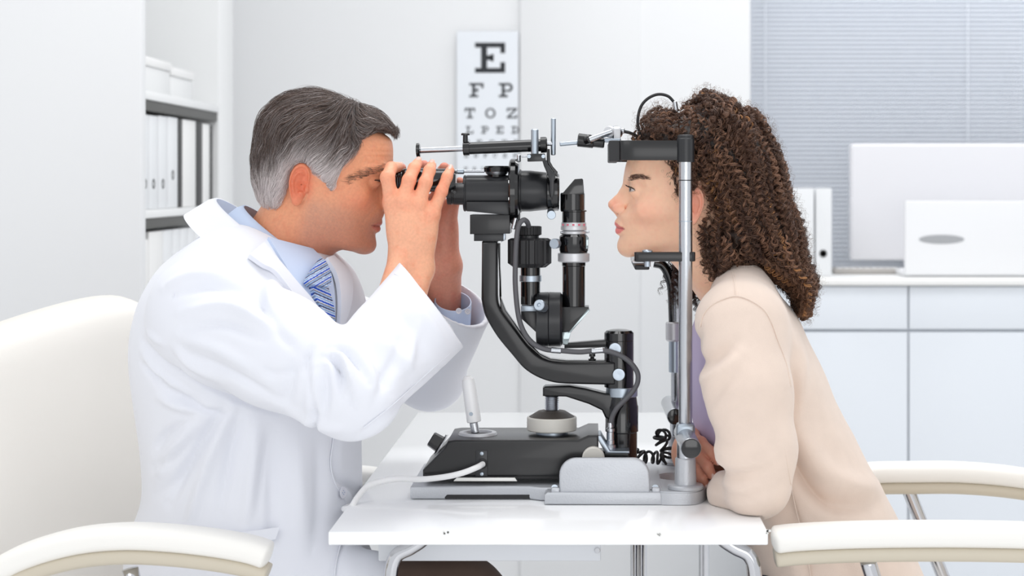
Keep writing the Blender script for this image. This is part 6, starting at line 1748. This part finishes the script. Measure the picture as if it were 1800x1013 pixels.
mb = mesh_np(base_v, base_q); set_col(mb, np.tile(np.array(lin((40, 27, 21))), (len(mb.vertices), 1)))  # inner mass coloured darker so gaps between curls look shaded
whair = link('hair', mb, MATS['hair'], woman, label='long dense curly brown hair')
sh_v, sh_q = polygonise(lambda p: w_hairF(p, .003), (XS(1100), -.16, ZS(575)), (XS(1450), .16, ZS(150)), .006, newton=1, lip=2.2)
NC = 1500
cp = np.concatenate([mesh_surface_points(sh_v, sh_q, NC - 260, 5), (lambda a: a[(a[:, 2] > ZS(300)) & (a[:, 0] < XS(1300)) & (a[:, 0] > XS(1165))][:260])(mesh_surface_points(sh_v, sh_q, 6000, 15))]); NC = len(cp)
crown = pw(1235, 235, 0)
def curl_dirs(p):
    r = p - crown; d = r / (np.linalg.norm(r, axis=1, keepdims=True) + 1e-6)
    low = np.clip((ZS(215) - p[:, 2]) / .11, 0, 1)[:, None]
    d = d * (1 - .75 * low) + np.array([.30, 0, -1.0]) * (low * 1.0) + np.array([.12, 0, -.05])
    cn = p * 22
    return d + np.stack([noise3(cn, 51, 2), noise3(cn, 52, 2), noise3(cn, 53, 2)], -1) * (.75 - .30 * low)
r_ = RNG
L = (.05 + .06 * r_.random(NC)); fr_ = (cp[:, 0] < XS(1200)) & (cp[:, 2] > ZS(350)); L = np.where(fr_, L * .38, L)
KA = 12
axis = strands_on(lambda p: w_hairF(p, .003), cp, curl_dirs, L, K=KA, lift=0, keep=.75, wob=.16, seed=6)
K = 46
def resample(axis, K):
    KA = axis.shape[1]; tA = np.linspace(0, KA - 1, K); i0 = np.minimum(tA.astype(int), KA - 2); fr = (tA - i0)[None, :, None]
    ax = axis[:, i0] * (1 - fr) + axis[:, i0 + 1] * fr
    for _ in range(3): ax[:, 1:-1] = ax[:, 1:-1] * .5 + (ax[:, :-2] + ax[:, 2:]) * .25
    return ax
ax = resample(axis, K)
def wind(ax, L, rad, pitch, phase, hand_, rough=0.0, seed=1):
    T = np.gradient(ax, axis=1); T /= np.linalg.norm(T, axis=2, keepdims=True) + 1e-9
    U = np.cross(T, np.array([.13, .97, .2])); U /= np.linalg.norm(U, axis=2, keepdims=True) + 1e-9; V = np.cross(T, U)
    s = np.linspace(0, 1, ax.shape[1])[None] * (L / pitch)[:, None]
    th = 2 * PI * s * hand_[:, None] + phase[:, None]
    en = np.clip(np.linspace(0, 1, ax.shape[1]) * 6, 0, 1)[None] * (1 - .35 * np.linspace(0, 1, ax.shape[1])[None] ** 2)
    o = ax + (U * np.cos(th)[..., None] + V * np.sin(th)[..., None]) * (rad[:, None] * en)[..., None]
    if rough: o = o + noise3(o * 240 + seed * 7.3, 60, 1)[..., None] * rough * V
    return o
rad = np.where(fr_, .0016, .0028) + np.where(fr_, .0010, .0034) * r_.random(NC) ** 1.5; pitch = .0085 + .0085 * r_.random(NC); phs = r_.random(NC) * 6.28; hnd = r_.choice([-1, 1], NC)
g = grad(lambda p: w_hairF(p, .003), cp, .002); g /= np.linalg.norm(g, axis=1, keepdims=True) + 1e-9
dep = (r_.random(NC) * -.013 + .0055 + noise3(cp * 45, 71, 2) * .006)
ax = ax + g[:, None] * dep[:, None, None]
c0_ = np.array(lin((74, 51, 41))); c1_ = np.array(lin((154, 114, 90))); c2_ = np.array(lin((186, 134, 88)))
k = r_.random(NC)[:, None] ** 1.6; cc = c0_ * (1 - k) + c1_ * k
gold = (r_.random(NC) < .035)[:, None]; cc = np.where(gold, c2_, cc)
tipw = np.clip((ZS(430) - cp[:, 2]) / .1, 0, 1)[:, None] * .22; cc = cc * (1 - tipw) + c2_ * tipw * .8
PS, CS, RS = [], [], []
for b in range(6):
    PS.append(wind(ax + r_.normal(size=(NC, 1, 3)) * .0006, L * (1 + .02 * r_.normal(size=NC)), rad * (.78 + .44 * r_.random(NC)), pitch, phs + (b - 2.5) * .26 + .1 * r_.normal(size=NC), hnd, .0007, b))
    CS.append(cc * (.62 + .7 * r_.random((NC, 1)))); RS.append(.00034 + .00026 * r_.random(NC))
link('curls', strand_mesh(np.concatenate(PS), np.concatenate(RS), np.concatenate(CS)), MATS['hair'], whair, kind='stuff')
# fly-away frizz along the outline
NF = 1200
fp = mesh_surface_points(sh_v, sh_q, NF, 9); Lf = .02 + .03 * r_.random(NF)
fa = strands_on(lambda p: w_hairF(p, 0), fp, lambda p: curl_dirs(p) + 0, Lf, K=18, lift=.0, keep=.25, wob=.6, seed=12)
gf = grad(lambda p: w_hairF(p, .003), fp, .002); gf /= np.linalg.norm(gf, axis=1, keepdims=True) + 1e-9
fa = fa + gf[:, None] * (np.linspace(.002, .010, 18)[None, :, None])
fa = wind(fa, Lf, .002 + .003 * r_.random(NF), np.full(NF, .011), r_.random(NF) * 6.28, r_.choice([-1, 1], NF))
link('frizz', strand_mesh(fa, .00016, np.tile(np.array(lin((120, 92, 74))), (NF, 1))), MATS['hair'], whair, kind='stuff')
# hair hanging on the far side of the neck
n2 = 70
s0 = np.stack([XS(1192) + r_.random(n2) * (XS(1250) - XS(1192)), .075 + .05 * r_.random(n2), ZS(425) - r_.random(n2) * .02], 1)
dn = np.stack([.02 * r_.normal(size=n2) + .006, .01 * r_.normal(size=n2), -np.ones(n2) * (.070 + .035 * r_.random(n2))], 1)
axf = s0[:, None] + dn[:, None] * np.linspace(0, 1, K)[None, :, None]
Lx = np.linalg.norm(dn, axis=1); PS = []; ra_ = .003 + .003 * r_.random(n2); pi_ = .010 + .005 * r_.random(n2); ph_ = r_.random(n2) * 6.28; hn_ = r_.choice([-1, 1], n2)
for b in range(6): PS.append(wind(axf + r_.normal(size=(n2, 1, 3)) * .0010, Lx, ra_ * (.7 + .5 * r_.random(n2)), pi_, ph_ + b * .3, hn_, .0008, b))
link('far_curls', strand_mesh(np.concatenate(PS), .00045 + .0003 * r_.random(n2 * 6), c0_ * (.6 + .7 * r_.random((n2 * 6, 1)))), MATS['hair'], whair, kind='stuff')
